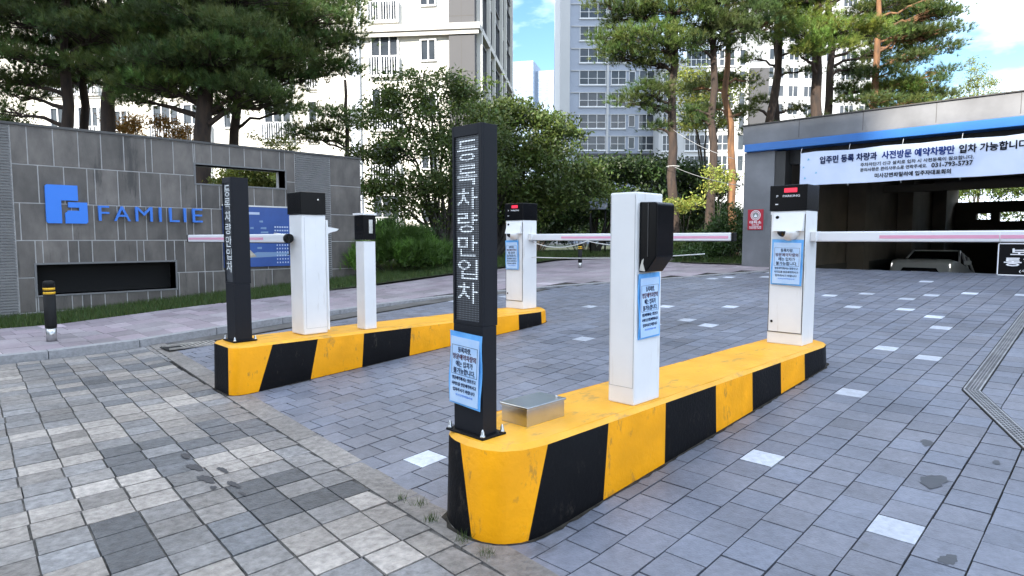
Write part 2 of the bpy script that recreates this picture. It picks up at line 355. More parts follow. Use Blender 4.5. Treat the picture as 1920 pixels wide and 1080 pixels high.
# grass ---------------------------------------------------------------------
M_grass = mat('grass_blade', (.05,.10,.02), .6, attr=True, transl=.25)
def grass(name, n, fx, hmin, hmax, wd=.006):
    b = fx(n); a = rng.uniform(0, 6.28, n); h = rng.uniform(hmin, hmax, n); ln = rng.normal(0, .35, (n, 2))*h[:, None]
    d = np.stack([np.cos(a), np.sin(a), np.zeros(n)], 1)*wd
    tip = b+np.stack([ln[:, 0], ln[:, 1], h], 1); v = np.empty((n*3, 3)); v[0::3] = b-d; v[1::3] = b+d; v[2::3] = tip
    c = rng.uniform(.6, 1.35, n)[:, None]*np.array([[1, 1, 1]])*np.stack([rng.uniform(.8,1.6,n), np.ones(n), np.ones(n)], 1)
    return struct(fastmesh(name, v, 3, M_grass, tone=c), 'stuff')
def fx_strip(n):
    x = rng.uniform(-1, 14, n); y = rng.uniform(11.72, 13.42, n); z = np.array([gz(a) for a in x])+.07; return np.stack([x, y, z], 1)
grass('grass', 42000, fx_strip, .04, .13)
def fx_back(n):
    x = rng.uniform(8.4, 26, n); y = rng.uniform(12.2, 16.5, n); z = np.array([gz(a) for a in x])+.07; return np.stack([x, y, z], 1)
grass('grass', 26000, fx_back, .05, .18, .009)
def fx_bed(n):
    x = rng.uniform(14.8, 30, n); y = rng.uniform(6.5, 8.9, n); z = np.full(n, gz(14)+.02); return np.stack([x, y, z], 1)
grass('grass', 24000, fx_bed, .05, .2, .009)
def fx_weed(n):
    k = rng.choice(5, n); cs = np.array([[1.885,1.98],[1.90,2.16],[1.93,2.43],[2.0,2.62],[1.98,2.75]])[k]
    p = cs+rng.normal(0, .02, (n, 2)); return np.stack([p[:, 0]-.01, p[:, 1], np.full(n, .008)], 1)
grass('weeds', 260, fx_weed, .01, .05, .0015)
# ------------------------------------------------------------------ striped islands
def island(outline, stops, base, label):
    P = [Vector((*p, 0)) for p in outline]; n = len(P); S = [0]
    for i in range(n): S.append(S[-1]+(P[(i+1) % n]-P[i]).length)
    tot = S[-1]
    def at(s):
        s %= tot
        for i in range(n):
            if s <= S[i+1]+1e-9: return P[i].lerp(P[(i+1) % n], (s-S[i])/(S[i+1]-S[i]))
        return P[0]
    def par(q):
        q = Vector((*q, 0)); best = None
        for i in range(n):
            a, b = P[i], P[(i+1) % n]; t = max(0, min(1, (q-a).dot(b-a)/(b-a).length_squared)); d = (a.lerp(b, t)-q).length
            if best is None or d < best[0]: best = (d, S[i]+t*(b-a).length)
        return best[1]
    cen = sum(P, Vector())/n; b = MB(); T = .46
    st = []
    for t, bo, c in stops:
        a_, b_ = par(t), par(bo)
        while st and a_ < st[-1][0]-1e-6: a_ += tot
        while st and b_ < st[-1][1]-1e-6: b_ += tot
        st.append((a_, b_, c))
    st.append((st[0][0]+tot, st[0][1]+tot, st[0][2]))
    def cen2(v): return Vector((min(max(v.x, outline_min+.3), outline_max-.3), cen.y, 0))
    def inn(v, k):      # inset towards the spine
        c = Vector((min(max(v.x, outline_min+.3), outline_max-.3), cen.y, 0)); d = c-v; return v+d.normalized()*k
    outline_min = min(p[0] for p in outline); outline_max = max(p[0] for p in outline); ring = []
    for (t0, b0, c), (t1, b1, _) in zip(st, st[1:]):
        m = max(2, int((t1-t0)/.05))
        for k in range(m):
            f0, f1 = k/m, (k+1)/m
            A, B = at(b0+(b1-b0)*f0), at(b0+(b1-b0)*f1); D, C = at(t0+(t1-t0)*f0), at(t0+(t1-t0)*f1)
            wob = lambda v: .003*math.sin(v.x*9+v.y*7)
            lo = lambda v: Vector((v.x, v.y, gz(v.x)-.03)); hi = lambda v: Vector((*inn(v, .012).xy, T-.022)); tp = lambda v: Vector((*inn(v, .034).xy, T+wob(v)))
            b.face([lo(A), lo(B), hi(C), hi(D)], c, smooth=True)
            b.face([hi(D), hi(C), tp(C), tp(D)], 2); ring.append(tp(D))
    # top cap as strips across
    import mathutils.geometry as mg
    tri = mg.tessellate_polygon([ring])
    for t in tri: b.face([ring[i] for i in t], 2)
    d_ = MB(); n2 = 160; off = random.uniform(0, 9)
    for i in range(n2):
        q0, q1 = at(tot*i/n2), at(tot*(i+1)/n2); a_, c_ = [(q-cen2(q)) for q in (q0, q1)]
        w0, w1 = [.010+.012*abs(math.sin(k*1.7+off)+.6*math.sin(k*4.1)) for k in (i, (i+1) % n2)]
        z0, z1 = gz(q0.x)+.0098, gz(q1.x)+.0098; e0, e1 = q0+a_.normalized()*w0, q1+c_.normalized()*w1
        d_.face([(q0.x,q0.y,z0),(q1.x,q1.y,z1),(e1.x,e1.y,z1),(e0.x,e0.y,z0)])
    struct(d_.build('grime_shade_strip', mat('grime_shade', (.018,.016,.014), .9, spec=.1, col2=(.06,.055,.045), scale=20)))  # ragged dirt strip, its dark colour also painting contact shade round the base
    o = b.build('traffic_island', [M_yel, M_blk, M_yeltop], loc=base, weld=True)
    return tag(o, label, 'traffic island', 'striped concrete islands')
nose = [(2.22,2.48),(2.08,2.46),(1.99,2.40),(1.945,2.31),(1.925,2.20),(1.935,2.09),(1.98,2.00),(2.07,1.94),(2.2,1.915)]
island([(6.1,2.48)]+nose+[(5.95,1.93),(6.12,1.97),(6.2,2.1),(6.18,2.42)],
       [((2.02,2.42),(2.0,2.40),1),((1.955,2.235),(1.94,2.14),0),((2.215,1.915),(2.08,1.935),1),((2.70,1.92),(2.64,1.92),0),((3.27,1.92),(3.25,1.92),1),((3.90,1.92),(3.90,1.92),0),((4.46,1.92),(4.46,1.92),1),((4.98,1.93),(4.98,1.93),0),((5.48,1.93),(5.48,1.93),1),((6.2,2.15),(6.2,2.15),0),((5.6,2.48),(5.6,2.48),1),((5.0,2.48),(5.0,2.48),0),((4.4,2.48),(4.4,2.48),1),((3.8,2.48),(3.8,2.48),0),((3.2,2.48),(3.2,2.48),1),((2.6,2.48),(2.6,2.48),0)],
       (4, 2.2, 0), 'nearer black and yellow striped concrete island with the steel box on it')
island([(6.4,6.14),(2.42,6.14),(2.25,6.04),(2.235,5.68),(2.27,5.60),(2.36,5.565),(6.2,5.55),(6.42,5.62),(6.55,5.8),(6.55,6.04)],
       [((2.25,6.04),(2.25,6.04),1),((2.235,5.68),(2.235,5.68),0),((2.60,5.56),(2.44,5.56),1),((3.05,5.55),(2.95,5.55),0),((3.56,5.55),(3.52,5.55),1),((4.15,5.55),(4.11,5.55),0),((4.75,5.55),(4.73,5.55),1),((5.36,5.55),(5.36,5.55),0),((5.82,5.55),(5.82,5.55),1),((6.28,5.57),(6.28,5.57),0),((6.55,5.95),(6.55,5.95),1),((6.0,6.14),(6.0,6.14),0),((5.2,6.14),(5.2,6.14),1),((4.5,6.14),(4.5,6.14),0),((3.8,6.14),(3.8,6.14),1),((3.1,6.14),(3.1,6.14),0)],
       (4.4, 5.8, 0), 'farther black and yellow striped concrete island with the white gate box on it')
TOP = .461
# ------------------------------------------------------------------ notices
def notice(o, right, w_, h_, label, tilt=0, off=.012):
    o = Vector(o); right = Vector(right).normalized(); up = Vector(Z); nn = right.cross(up)
    r2 = right*math.cos(tilt)+up*math.sin(tilt); u2 = up*math.cos(tilt)-right*math.sin(tilt)
    t = thing('notice', tuple(o), label, 'notice', 'light blue entry notices')
    b = MB(); nsg = 14
    hw = w_/2
    # slightly buckled laminated sheet with a wavy edge
    def pt(u, v, k): return o+r2*u+u2*v+nn*(off+k+.004*math.sin(v*22+u*9))
    for i in range(nsg):
        for j in range(4):
            u0, u1 = -hw+w_*j/4, -hw+w_*(j+1)/4; v0, v1 = h_*i/nsg, h_*(i+1)/nsg
            b.face([pt(u0,v0,0), pt(u1,v0,0), pt(u1,v1,0), pt(u0,v1,0)], 0, smooth=True)
            b.face([pt(u0,v1,-.003), pt(u1,v1,-.003), pt(u1,v0,-.003), pt(u0,v0,-.003)], 0, smooth=True)
    for i in range(nsg):
        v0, v1 = h_*i/nsg, h_*(i+1)/nsg
        for e in (-hw, hw): b.face([pt(e,v0,-.003), pt(e,v0,0), pt(e,v1,0), pt(e,v1,-.003)])
    b.build('sheet', M_blue, t)
    q = MB(); q.obox(o+nn*(off+.0035), r2, u2, nn, (-hw*.88, hw*.88), (h_*.03, h_*.93), (0, .0025)); q.build('paper', M_paper, t)
    f = MB(); a0, a1, c0, c1 = -hw*.80, hw*.80, h_*.42, h_*.82; d = w_*.006; oo = o+nn*(off+.0062)
    for A, B in (((a0,a1),(c0,c0+d)),((a0,a1),(c1-d,c1)),((a0,a0+d),(c0,c1)),((a1-d,a1),(c0,c1))): f.obox(oo, r2, u2, nn, A, B, (0, .001))
    f.build('border_line', M_ink, t)
    y_ = c1-h_*.02; lh = h_*.078
    L4 = [('등록차량,', .50, M_ink), ('방문예약차량외', .90, M_inkred), ('에는 입차가', .66, M_ink), ('불가능합니다.', .84, M_ink)]
    for s, k, m in L4:
        text(s, (-hw*.8*k, y_-lh, hw*.8*k, y_), oo, r2, u2, m, t, bold=.012, depth=.0008); y_ -= lh*1.22
    y_ = c0-h_*.025; lh = h_*.05
    for s, k in [('방문예약께서는 방문신고', .92), ('사이트를 방문예약하시고', .96), ('입차하시기 바랍니다', .86)]:
        text(s, (-hw*.8*k, y_-lh, hw*.8*k, y_), oo, r2, u2, M_ink, t, bold=.004, depth=.0008); y_ -= lh*1.6
    text('미사강변파밀리에', (-hw*.5, y_-lh*.6, hw*.55, y_), oo, r2, u2, M_sign, t, depth=.0008)
    return t
# ------------------------------------------------------------------ dot-matrix signs
def dot_mat():
    m = bpy.data.materials.new('dot_matrix'); m.use_nodes = True; n = m.node_tree.nodes; l = m.node_tree.links; b = n['Principled BSDF']
    tcn = n.new('ShaderNodeTexCoord'); s = n.new('ShaderNodeSeparateXYZ'); l.new(tcn.outputs['Object'], s.inputs[0]); outs = []
    for ax in ('Y', 'Z'):
        a = n.new('ShaderNodeMath'); a.operation = 'MULTIPLY'; a.inputs[1].default_value = 1/.0105; l.new(s.outputs[ax], a.inputs[0])
        f = n.new('ShaderNodeMath'); f.operation = 'FRACT'; l.new(a.outputs[0], f.inputs[0])
        g = n.new('ShaderNodeMath'); g.operation = 'SUBTRACT'; g.inputs[1].default_value = .5; l.new(f.outputs[0], g.inputs[0]); h = n.new('ShaderNodeMath'); h.operation = 'ABSOLUTE'; l.new(g.outputs[0], h.inputs[0]); outs.append(h)
    mxn = n.new('ShaderNodeMath'); mxn.operation = 'MAXIMUM'; l.new(outs[0].outputs[0], mxn.inputs[0]); l.new(outs[1].outputs[0], mxn.inputs[1])
    c = n.new('ShaderNodeMath'); c.operation = 'LESS_THAN'; c.inputs[1].default_value = .30; l.new(mxn.outputs[0], c.inputs[0])
    return m, n, l, b, c
m, n, l, b, c = dot_mat(); M_dots = m; m.name = 'unlit_dots'
q = n.new('ShaderNodeMixRGB'); q.inputs[1].default_value = (.004,.004,.005,1); q.inputs[2].default_value = (.13,.14,.16,1); l.new(c.outputs[0], q.inputs[0]); l.new(q.outputs[0], b.inputs['Base Color']); b.inputs['Roughness'].default_value = .4
m, n, l, b, c = dot_mat(); M_lit = m; m.name = 'lit_dots'; b.inputs['Base Color'].default_value = (.02,.02,.025,1); b.inputs['Emission Color'].default_value = (.72,.85,1,1)
q = n.new('ShaderNodeMath'); q.operation = 'MULTIPLY'; q.inputs[1].default_value = .62; l.new(c.outputs[0], q.inputs[0]); l.new(q.outputs[0], b.inputs['Emission Strength'])
def led_sign(x, y0, y1, dep, ztop, label, anchor=(0,0)):
    t = thing('dot_matrix_sign', (x+dep/2, (y0+y1)/2, TOP), label, 'display sign', 'tall dot-matrix signs')
    yc = (y0+y1)/2
    b = MB(); b.box(x-.028, y0-.03, TOP, x+dep+.03, y1+.03, TOP+.012); b.build('base_plate', M_blackm, t, bevel=.004)
    b = MB(); b.box(x+.002, y0+.0005, TOP+.012, x+dep-.006, y1-.0005, .989); b.build('post', mat('sign_cabinet', (.014,.015,.019), .5, spec=.15), t, bevel=.002)
    zb = .99
    b = MB(); fr = .022                    # cabinet with recessed face
    b.box(x+.014, y0, zb, x+dep, y1, ztop)
    b.box(x, y0, zb, x+.014, y0+fr, ztop); b.box(x, y1-fr*.6, zb, x+.014, y1, ztop); b.box(x, y0+fr, ztop-.05, x+.014, y1-fr*.6, ztop); b.box(x, y0+fr, zb, x+.014, y1-fr*.6, zb+.02)
    b.build('cabinet', mat('sign_cabinet', (.014,.015,.019), .5, spec=.15), t, bevel=.0015)
    b = MB(); b.box(x+.009, y0+fr, zb+.02, x+.0135, y1-fr*.6, ztop-.05); b.build('display_panel', M_dots, t)
    w0, w1 = y0+fr+.004, y1-fr*.6-.004; z_ = ztop-.07; hh = (ztop-zb-.16)/7
    for ch in '등록차량만입차':
        text(ch, (-(w1-w0)*.43, z_-hh*.86, (w1-w0)*.43, z_), (x+.0083, (w0+w1)/2, 0), NY, Z, M_lit, t, name='lit_character', depth=.0006, bold=.008); z_ -= hh
    for a, e in ((x-.012,y0-.014),(x-.012,y1+.014),(x+dep+.016,y0-.014),(x+dep+.016,y1+.014)):
        b = MB(); b.lathe(a, e, [(.014,TOP+.012),(.014,TOP+.018),(.009,TOP+.022),(.009,TOP+.034),(.003,TOP+.048),(.0005,TOP+.05)], 10); b.build('anchor_bolt', M_steel, t)
    return t
led_sign(2.01, 2.155, 2.36, .10, 1.925, 'tall slim black dot-matrix sign on the nearer island, blue notice at its foot')
led_sign(2.36, 5.80, 5.985, .16, 1.945, 'tall slim black dot-matrix sign seen almost edge-on at the end of the farther island')
notice((1.995, 2.262, .60), (0,-1,0), .225, .355, 'light blue notice on the foot of the tall dot-matrix sign', tilt=R(-2.5), off=.004)
# ------------------------------------------------------------------ steel box
t = thing('junction_box', (2.43, 2.215, TOP), 'low shiny stainless steel junction box lying on the yellow island top', 'junction box')
b = MB(); b.box(2.285, 2.125, TOP, 2.575, 2.305, TOP+.088); b.build('body', M_steel, t, bevel=.003)
b = MB(); b.box(2.278, 2.118, TOP+.088, 2.582, 2.312, TOP+.1); b.build('lid', M_steel, t, bevel=.003)
b = MB(); b.lathe(2.55, 2.16, [(.008,TOP+.1),(.008,TOP+.108),(.003,TOP+.112)], 8); b.build('screw', M_steel, t)
# ------------------------------------------------------------------ recognition kiosks with barrier arms
M_arm = mat('arm_white', (.78,.79,.82), .3); M_armred = mat('arm_red', (.78,.36,.50), .4); M_rub = mat('rubber', (.006,.006,.006), .6, spec=.25)
def arm(t, x, ya, yb, z, dep=.036, hh=.043, clear=.5):
    sgn = 1 if yb > ya else -1
    b = MB(); b.box(x-dep, min(ya,yb), z-hh, x+dep, max(ya,yb), z+hh); a = b.build('barrier_arm', M_arm, t, bevel=.012, seg=3)
    b = MB(); y0, y1 = ya+sgn*clear, yb-sgn*.03
    for s in (-1,): b.box(x-dep-.002, min(y0,y1), z-.016, x-dep+.001, max(y0,y1), z+.010)
    b.build('red_stripe', M_armred, a)
    b = MB(); b.box(x-dep*1.04, min(yb,yb+sgn*.03), z-hh*1.04, x+dep*1.04, max(yb,yb+sgn*.03), z+hh*1.04); b.build('end_cap', M_rub, a, bevel=.006)
    b = MB(); b.box(x-dep*.8, min(ya,yb), z-hh-.006, x+dep*.8, max(ya,yb), z-hh-.001); b.build('rubber_edge', M_rub, a)
    return a
def kiosk(x0, x1, y0, y1, arm_end, label, zw=1.64, zt=1.865, notice_label=None):
    t = thing('parking_kiosk', ((x0+x1)/2, (y0+y1)/2, TOP), label, 'parking kiosk', 'plate recognition kiosks with arms')
    b = MB(); b.box(x0, y0, TOP, x1, y1, zw); b.build('cabinet', M_white, t, bevel=.008)
    b = MB(); b.box(x0-.004, y0+.012, TOP+.11, x0+.001, y1-.012, zw-.03); dr = b.build('door', M_white, t, bevel=.002)
    b = MB(); b.box(x0-.005, y0+.004, TOP+.104, x0+.001, y1-.004, TOP+.109); b.box(x0-.0045, y0+.006, TOP+.11, x0+.001, y0+.010, zw-.03); b.box(x0-.0045, y1-.010, TOP+.11, x0+.001, y1-.006, zw-.03); b.build('door_gap', mat('gap_dark', (.04,.04,.045), .8), dr)
    b = MB(); b.tube([(x0-.003, y1-.04, TOP+.2), (x0-.009, y1-.04, TOP+.2)], .011, 12); b.build('door_lock', M_black, dr)
    b = MB(); b.tube([(x0-.012, y1-.07, zw-.055), (x0-.024, y1-.07, zw-.055)], .014, 12); b.build('door_lock', M_black, dr)
    b = MB(); b.box(x0-.012, y0-.006, zw+.003, x1+.006, y1+.006, zt); hd = b.build('display_head', M_black, t, bevel=.006)
    yc = (y0+y1)/2; o = (x0-.0145, yc, zw+.003); H = zt-zw
    b = MB(); b.box(x0-.0145, yc-.075, zt-.065, x0-.012, yc+.035, zt-.028); b.build('red_display', mat('red_display', (.3,.01,.02), .3, emit=(1,.03,.08,.42)), hd)
    text('PARKING', (-.045, H*.52, .10, H*.60), o, NY, Z, M_wtxt, hd, bold=.01)
    text('P', (-.10, H*.52, -.085, H*.60), o, NY, Z, M_wtxt, hd, bold=.02)
    b = MB(); b.box(x0-.014, yc+.085, zw+.055, x0-.012, yc+.11, zw+.063); b.build('card_slot', M_wtxt, hd)
    # dome camera under a sloping white hood
    b = MB(); z0 = zw-.175
    b.prism([(x0-.003,y0+.012,zw-.012),(x0-.055,y0+.012,z0),(x0-.003,y0+.012,z0)], (0,0,0), (0,y1-y0-.05,0)); b.build('camera_hood', M_white, t, bevel=.002)
    b = MB(); prof = [(.085*math.cos(a), -.085*math.sin(a)) for a in np.linspace(0, math.pi/2, 8)]
    b.lathe(x0-.012, yc-.02, [(r, z0+z-.001) for r, z in prof], 24); b.build('camera_housing', M_white, t)
    b = MB(); prof = [(.052*math.cos(a), -.052*math.sin(a)) for a in np.linspace(0, math.pi/2, 7)]
    b.lathe(x0-.058, yc+.015, [(r, z0+z-.002) for r, z in prof], 20); b.build('camera_lens', mat('lens', (.008,.008,.01), .08), t)
    b = MB(); b.box(x0+.1, y0-.05, 1.375, x1-.03, y0-.001, 1.46); b.build('arm_bracket', M_white, t, bevel=.006)
    arm(t, (x0+x1)/2+.05, y0-.03, arm_end, 1.415)
    return t
kiosk(5.72, 5.99, 2.05, 2.36, -2.2, 'white parking kiosk with black display head standing at the far end of the nearer island')
notice((5.712, 2.20, .99), (0,-1,0), .27, .40, 'light blue notice on the white kiosk of the nearer island', tilt=R(-1), off=.012)
kiosk(6.15, 6.42, 5.80, 6.12, 3.0, 'white parking kiosk with black display head standing at the far end of the farther island')
notice((6.142, 5.98, .985), (0,-1,0), .24, .39, 'light blue notice on the white kiosk of the farther island', tilt=R(1), off=.012)
# intercom column with black hood
t = thing('intercom_column', (3.135, 2.06, TOP), 'square white column with black intercom hood between the steel box and the kiosk', 'intercom column')
b = MB(); b.box(3.0, 1.975, TOP, 3.27, 2.15, 1.655); b.build('column', M_white, t, bevel=.008)
hd = MB(); yb = 1.974
poly = [(0,yb,1.215),(0,yb-.045,1.213),(0,yb-.11,1.30),(0,yb-.112,1.585),(0,yb-.10,1.597),(0,yb,1.600)]
hd.prism([(3.028,p[1],p[2]) for p in poly], (0,0,0), (.18,0,0)); h = hd.build('intercom_hood', M_black, t, bevel=.006, weld=True)
b = MB(); b.prism([(3.0265,yb-.004,1.222),(3.0265,yb-.044,1.219),(3.0265,yb-.030,1.262),(3.0265,yb-.034,1.29),(3.0265,yb-.022,1.28)], (0,0,0), (-.0015,0,0)); b.build('steel_plate', M_steel, h)
b = MB(); b.box(3.0245, yb-.06, 1.30, 3.0275, yb-.055, 1.59); b.build('cover_seam', mat('seam', (.03,.03,.032), .3), h)
b = MB(); b.box(2.9985, 1.982, .56, 3.0005, 1.984, 1.64); b.box(2.9985, 2.141, .56, 3.0005, 2.143, 1.64); b.box(2.9985, 1.984, .56, 3.0005, 2.141, .562); b.build('panel_seam', mat('seam_grey', (.35,.35,.36), .5), t)
notice((3.135, 1.973, .835), (1,0,0), .215, .37, 'light blue notice on the white column below the black hood', tilt=R(1.5), off=.006)
# left gate box + reader post
t = thing('barrier_gate', (3.13, 5.87, TOP), 'white gate box with black top and short arm on the farther island', 'barrier gate')
b = MB(); b.box(3.0, 5.75, TOP, 3.26, 6.0, 1.63); b.build('cabinet', M_white, t, bevel=.012)
b = MB(); b.box(3.255, 5.735, TOP+.03, 3.275, 5.76, 1.58); b.build('door_edge', M_white, t, bevel=.003)
b = MB(); b.box(2.99, 5.735, 1.633, 3.255, 6.01, 1.845); h = b.build('display_head', M_black, t, bevel=.005)
b = MB(); b.box(3.03, 5.7485, TOP+.06, 3.032, 5.7505, 1.60); b.box(3.03, 5.7485, TOP+.06, 3.25, 5.7505, TOP+.062); b.build('panel_seam', mat('seam_grey', (.35,.35,.36), .5), t)
b = MB(); b.tube([(3.17,5.736,1.775),(3.17,5.728,1.775)], .008, 10); b.build('lock', M_steel, h)
b = MB(); b.prism([(3.27,5.78,1.52),(3.42,5.78,1.495),(3.40,5.78,1.475),(3.33,5.78,1.46),(3.27,5.78,1.43)], (0,0,0), (0,.05,0)); b.build('side_bracket', M_white, t, bevel=.003)
a = arm(t, 2.945, 5.93, 8.5, 1.40, clear=.45)
b = MB(); b.tube([(2.945,5.93,1.40),(2.945,5.885,1.40)], .045, 14); b.build('arm_hub', M_rub, t)
b = MB(); b.tube([(2.93,5.89,1.43)]+[(2.93-.03*math.sin(k), 5.86-.05*math.sin(k), 1.40-.16*(k/3.14)) for k in np.linspace(.2, 3.0, 8)]+[(2.97,5.98,1.24)], .005, 6); b.build('cable', M_rub, t)
b = MB(); b.tube([(2.945,6.0,1.436),(2.945,6.2,1.452),(2.945,6.22,1.437)], .006, 6); b.build('hook', M_steel, t)
t = thing('reader_post', (3.7, 5.74, TOP), 'thin white reader post with small black head behind the gate box', 'reader post')
b = MB(); b.box(3.63, 5.655, TOP, 3.77, 5.81, 1.37); b.build('post', M_white, t, bevel=.008)
b = MB(); b.box(3.62, 5.64, 1.385, 3.765, 5.815, 1.635); h = b.build('reader_head', M_black, t, bevel=.006)
b = MB(); b.box(3.61, 5.63, 1.637, 3.775, 5.825, 1.657); b.build('rain_cap', M_white, h, bevel=.003)
b = MB(); b.box(3.68, 5.632, 1.45, 3.725, 5.642, 1.59); b.build('card_reader', M_steel, h, bevel=.003)
# strings of fairy cable under the middle arm, banner under the right arm
def wire(name, pts, sag, rad, m, label, cat, n=16, group=None):
    a, e = Vector(pts[0]), Vector(pts[1]); b = MB()
    b.tube([a.lerp(e, i/n)-Vector((0,0,sag*4*(i/n)*(1-i/n))) for i in range(n+1)], rad, 5)
    return tag(b.build(name, m, loc=tuple(a)), label, cat, group)
M_rope = mat('white_rope', (.7,.7,.68), .6)
b = MB(); pts = []
for (ya, yb_, sg) in ((5.76, 4.85, .075), (4.85, 3.95, .05)):
    pts += [(6.30, ya+(yb_-ya)*i/10, 1.37-.02*(ya == 5.76)*(1-i/10)-sg*4*(i/10)*(1-i/10)) for i in range(11)]
tag(b.tube(pts, .006, 5).build('rope', M_rope, loc=(6.3,5.76,1.3)), 'white rope looping in swags under the middle barrier arm', 'rope')
wire('rope', [(6.3,5.78,1.15),(6.9,3.6,1.22)], .03, .006, M_rope, 'straight white rope stretched below the sagging rope of the middle arm', 'rope')
t = thing('hanging_banner', (5.85, .55, 1.37), 'black banner with white Korean letters hanging from the right barrier arm', 'banner')
bx = 5.875; y0b, y1b = .735, -.35
b = MB(); b.box(bx, y1b, 1.13, bx+.004, y0b, 1.366); b.build('cloth', M_blackm, t)
b = MB(); d = .007
for A in ((y1b,1.13,y0b,1.13+d),(y1b,1.366-d,y0b,1.366),(y0b-d,1.13,y0b,1.366),(y1b,1.13,y1b+d,1.366)): b.box(bx-.003, A[0], A[1], bx-.0005, A[2], A[3])
b.build('piping', M_wtxt, t)
text('보행자', (.075,.145,.40,.20), (bx-.002, y0b, 1.13), NY, Z, M_wtxt, t, bold=.03)
text('통행금지', (.04,.07,.47,.13), (bx-.002, y0b, 1.13), NY, Z, M_wtxt, t, bold=.03)
text('(우측 보행로 이용)', (.13,.02,.46,.045), (bx-.002, y0b, 1.13), NY, Z, M_wtxt, t, bold=.01)
for yy in (y0b-.01, .2, y1b+.01):
    b = MB(); b.tube([(bx-.002,yy,1.37),(bx-.035,yy,1.40),(bx-.035,yy,1.455)], .003, 5); b.build('tie', M_rope, t)
# ------------------------------------------------------------------ bollards
def bollard(x, y, s, label):
    z = gz(x)+kh(x)
    t = thing('bollard', (x, y, z), label, 'bollard', 'black bollards with yellow bands')
    r = .062*s
    b = MB(); b.lathe(x, y, [(r*.93,z),(r*.93,z+.17*s)], 20); b.build('steel_base', M_steel, t)
    b = MB(); b.lathe(x, y, [(r*1.02,z+.17*s),(r*1.05,z+.2*s),(r*1.05,z+.60*s)], 20); b.build('sleeve', M_rub, t)
    for k in (.60, .652):
        b = MB(); b.lathe(x, y, [(r*1.05,z+k*s),(r*1.05,z+(k+.03)*s)], 20); b.build('reflective_band', mat('band_yellow', (.75,.42,.01), .35), t)
    b = MB(); b.lathe(x, y, [(r*1.03,z+.63*s),(r*1.03,z+.652*s)], 20); b.lathe(x, y, [(r*1.05,z+.682*s),(r*1.05,z+.74*s),(r*.95,z+.762*s),(r*.6,z+.77*s)], 20); b.build('cap', M_rub, t)
    return t
bollard(1.69, 9.86, 1.0, 'black bollard with two yellow bands on the sidewalk before the stone wall')
bollard(12.44, 9.8, .78, 'small distant black bollard under the middle barrier arm')
# ------------------------------------------------------------------ drains
dr = thing('trench_drain', (5.9, .84, gz(5.9)), 'bent line of perforated steel trench drain grates in the paving at right', 'trench drain')
pts = [(10.6,.92),(5.86,.845),(4.9,.44),(3.6,-.12)]
for (a, e, pitch) in ((pts[0], pts[1], .036), (pts[1], pts[2], .036), (pts[2], pts[3], .036)):
    A, B = Vector((*a, gz(a[0])+.010)), Vector((*e, gz(e[0])+.010)); u = (B-A).normalized(); v = Vector((0,0,1)).cross(u).normalized(); nn = u.cross(v); Ln = (B-A).length; hw = .052
    b = MB(); b.obox(A, u, v, nn, (0, Ln), (-hw-.011, hw+.011), (-.02, -.0008)); b.build('channel', M_dark, dr)
    b = MB()
    for q in (-hw, hw-.010): b.obox(A, u, v, nn, (0, Ln), (q, q+.010), (-.0006, .005))
    for q in (-.0215, -.0025, .0165): b.obox(A, u, v, nn, (0, Ln), (q, q+.005), (-.0006, .004))
    k = 0
    while k*pitch < Ln:
        for jj, (q0, q1) in enumerate(((-hw+.01,-.0225),(-.0155,-.0035),(.0035,.0155),(.0225,hw-.01))):
            s = k*pitch+(pitch/2 if jj % 2 else 0)
            if s+.013 < Ln: b.obox(A, u, v, nn, (s, s+.010), (q0, q1), (-.0006, .0037))
        k += 1
    b.build('grate', mat('galvanised', (.34,.34,.35), .5, metal=.5, var=.25, scale=6), dr)
t = thing('gully_grate', (2.87, 8.42, gz(2.87)), 'old iron gully grate with dirt beside the kerb', 'gully grate')
zz = gz(2.9)+.012; b = MB(); b.box(2.56, 8.24, zz-.01, 3.2, 8.58, zz-.002); b.build('pit', M_dark, t)
b = MB()
for i in range(13): x = 2.6+i*.044; b.box(x, 8.27, zz-.001+SL*(x-2.9), x+.020, 8.53, zz+.008+SL*(x-2.9))
b.box(2.57,8.25,zz-.012,3.2,8.27,zz+.018); b.box(2.57,8.53,zz-.012,3.2,8.56,zz+.018); b.build('bars', mat('old_iron', (.33,.31,.28), .6, var=.4, scale=9), t)
# ------------------------------------------------------------------ stone entrance wall
WY = 13.4; WT = 3.27; WZ0 = -.1
def wx(zx, zy=None, row=0):          # column of the first zoom picture -> x on the wall plane
    d = ray(zx/2.348, 220+(zy or 400)/2.348); return d[0]*WY/d[1]
wall = thing('stone_wall', (5.2, WY+.2, 0), 'long grey stone tile entrance wall with blue lettering and slot openings', 'wall')
holes = [(4.78, 2.49, 6.64, 2.86), (2.14, .43, 4.34, .95)]
def cut(rects, hs):
    for h in hs:
        out = []
        for r in rects:
            x0, z0, x1, z1 = r; a0, b0, a1, b1 = max(x0,h[0]), max(z0,h[1]), min(x1,h[2]), min(z1,h[3])
            if a0 >= a1 or b0 >= b1: out.append(r); continue
            if x0 < a0: out.append((x0,z0,a0,z1))
            if a1 < x1: out.append((a1,z0,x1,z1))
            if z0 < b0: out.append((a0,z0,a1,b0))
            if b1 < z1: out.append((a0,b1,a1,z1))
        rects = out
    return rects
b = MB()
for r in cut([(-8, WZ0, 8.54, WT)], [holes[0]]): b.box(r[0], WY+.012, r[1], r[2], WY+.40, r[3]) if False else None
for r in cut([(-8, WZ0, 8.54, WT)], holes): b.box(r[0], WY+.006, r[1], r[2], WY+.42, r[3])
b.box(2.14, WY+.36, .43, 4.34, WY+.415, .95)
M_grout = mat('grout', (.43,.42,.41), .8, var=.2, scale=5)
b.build('wall_core', M_grout, wall)
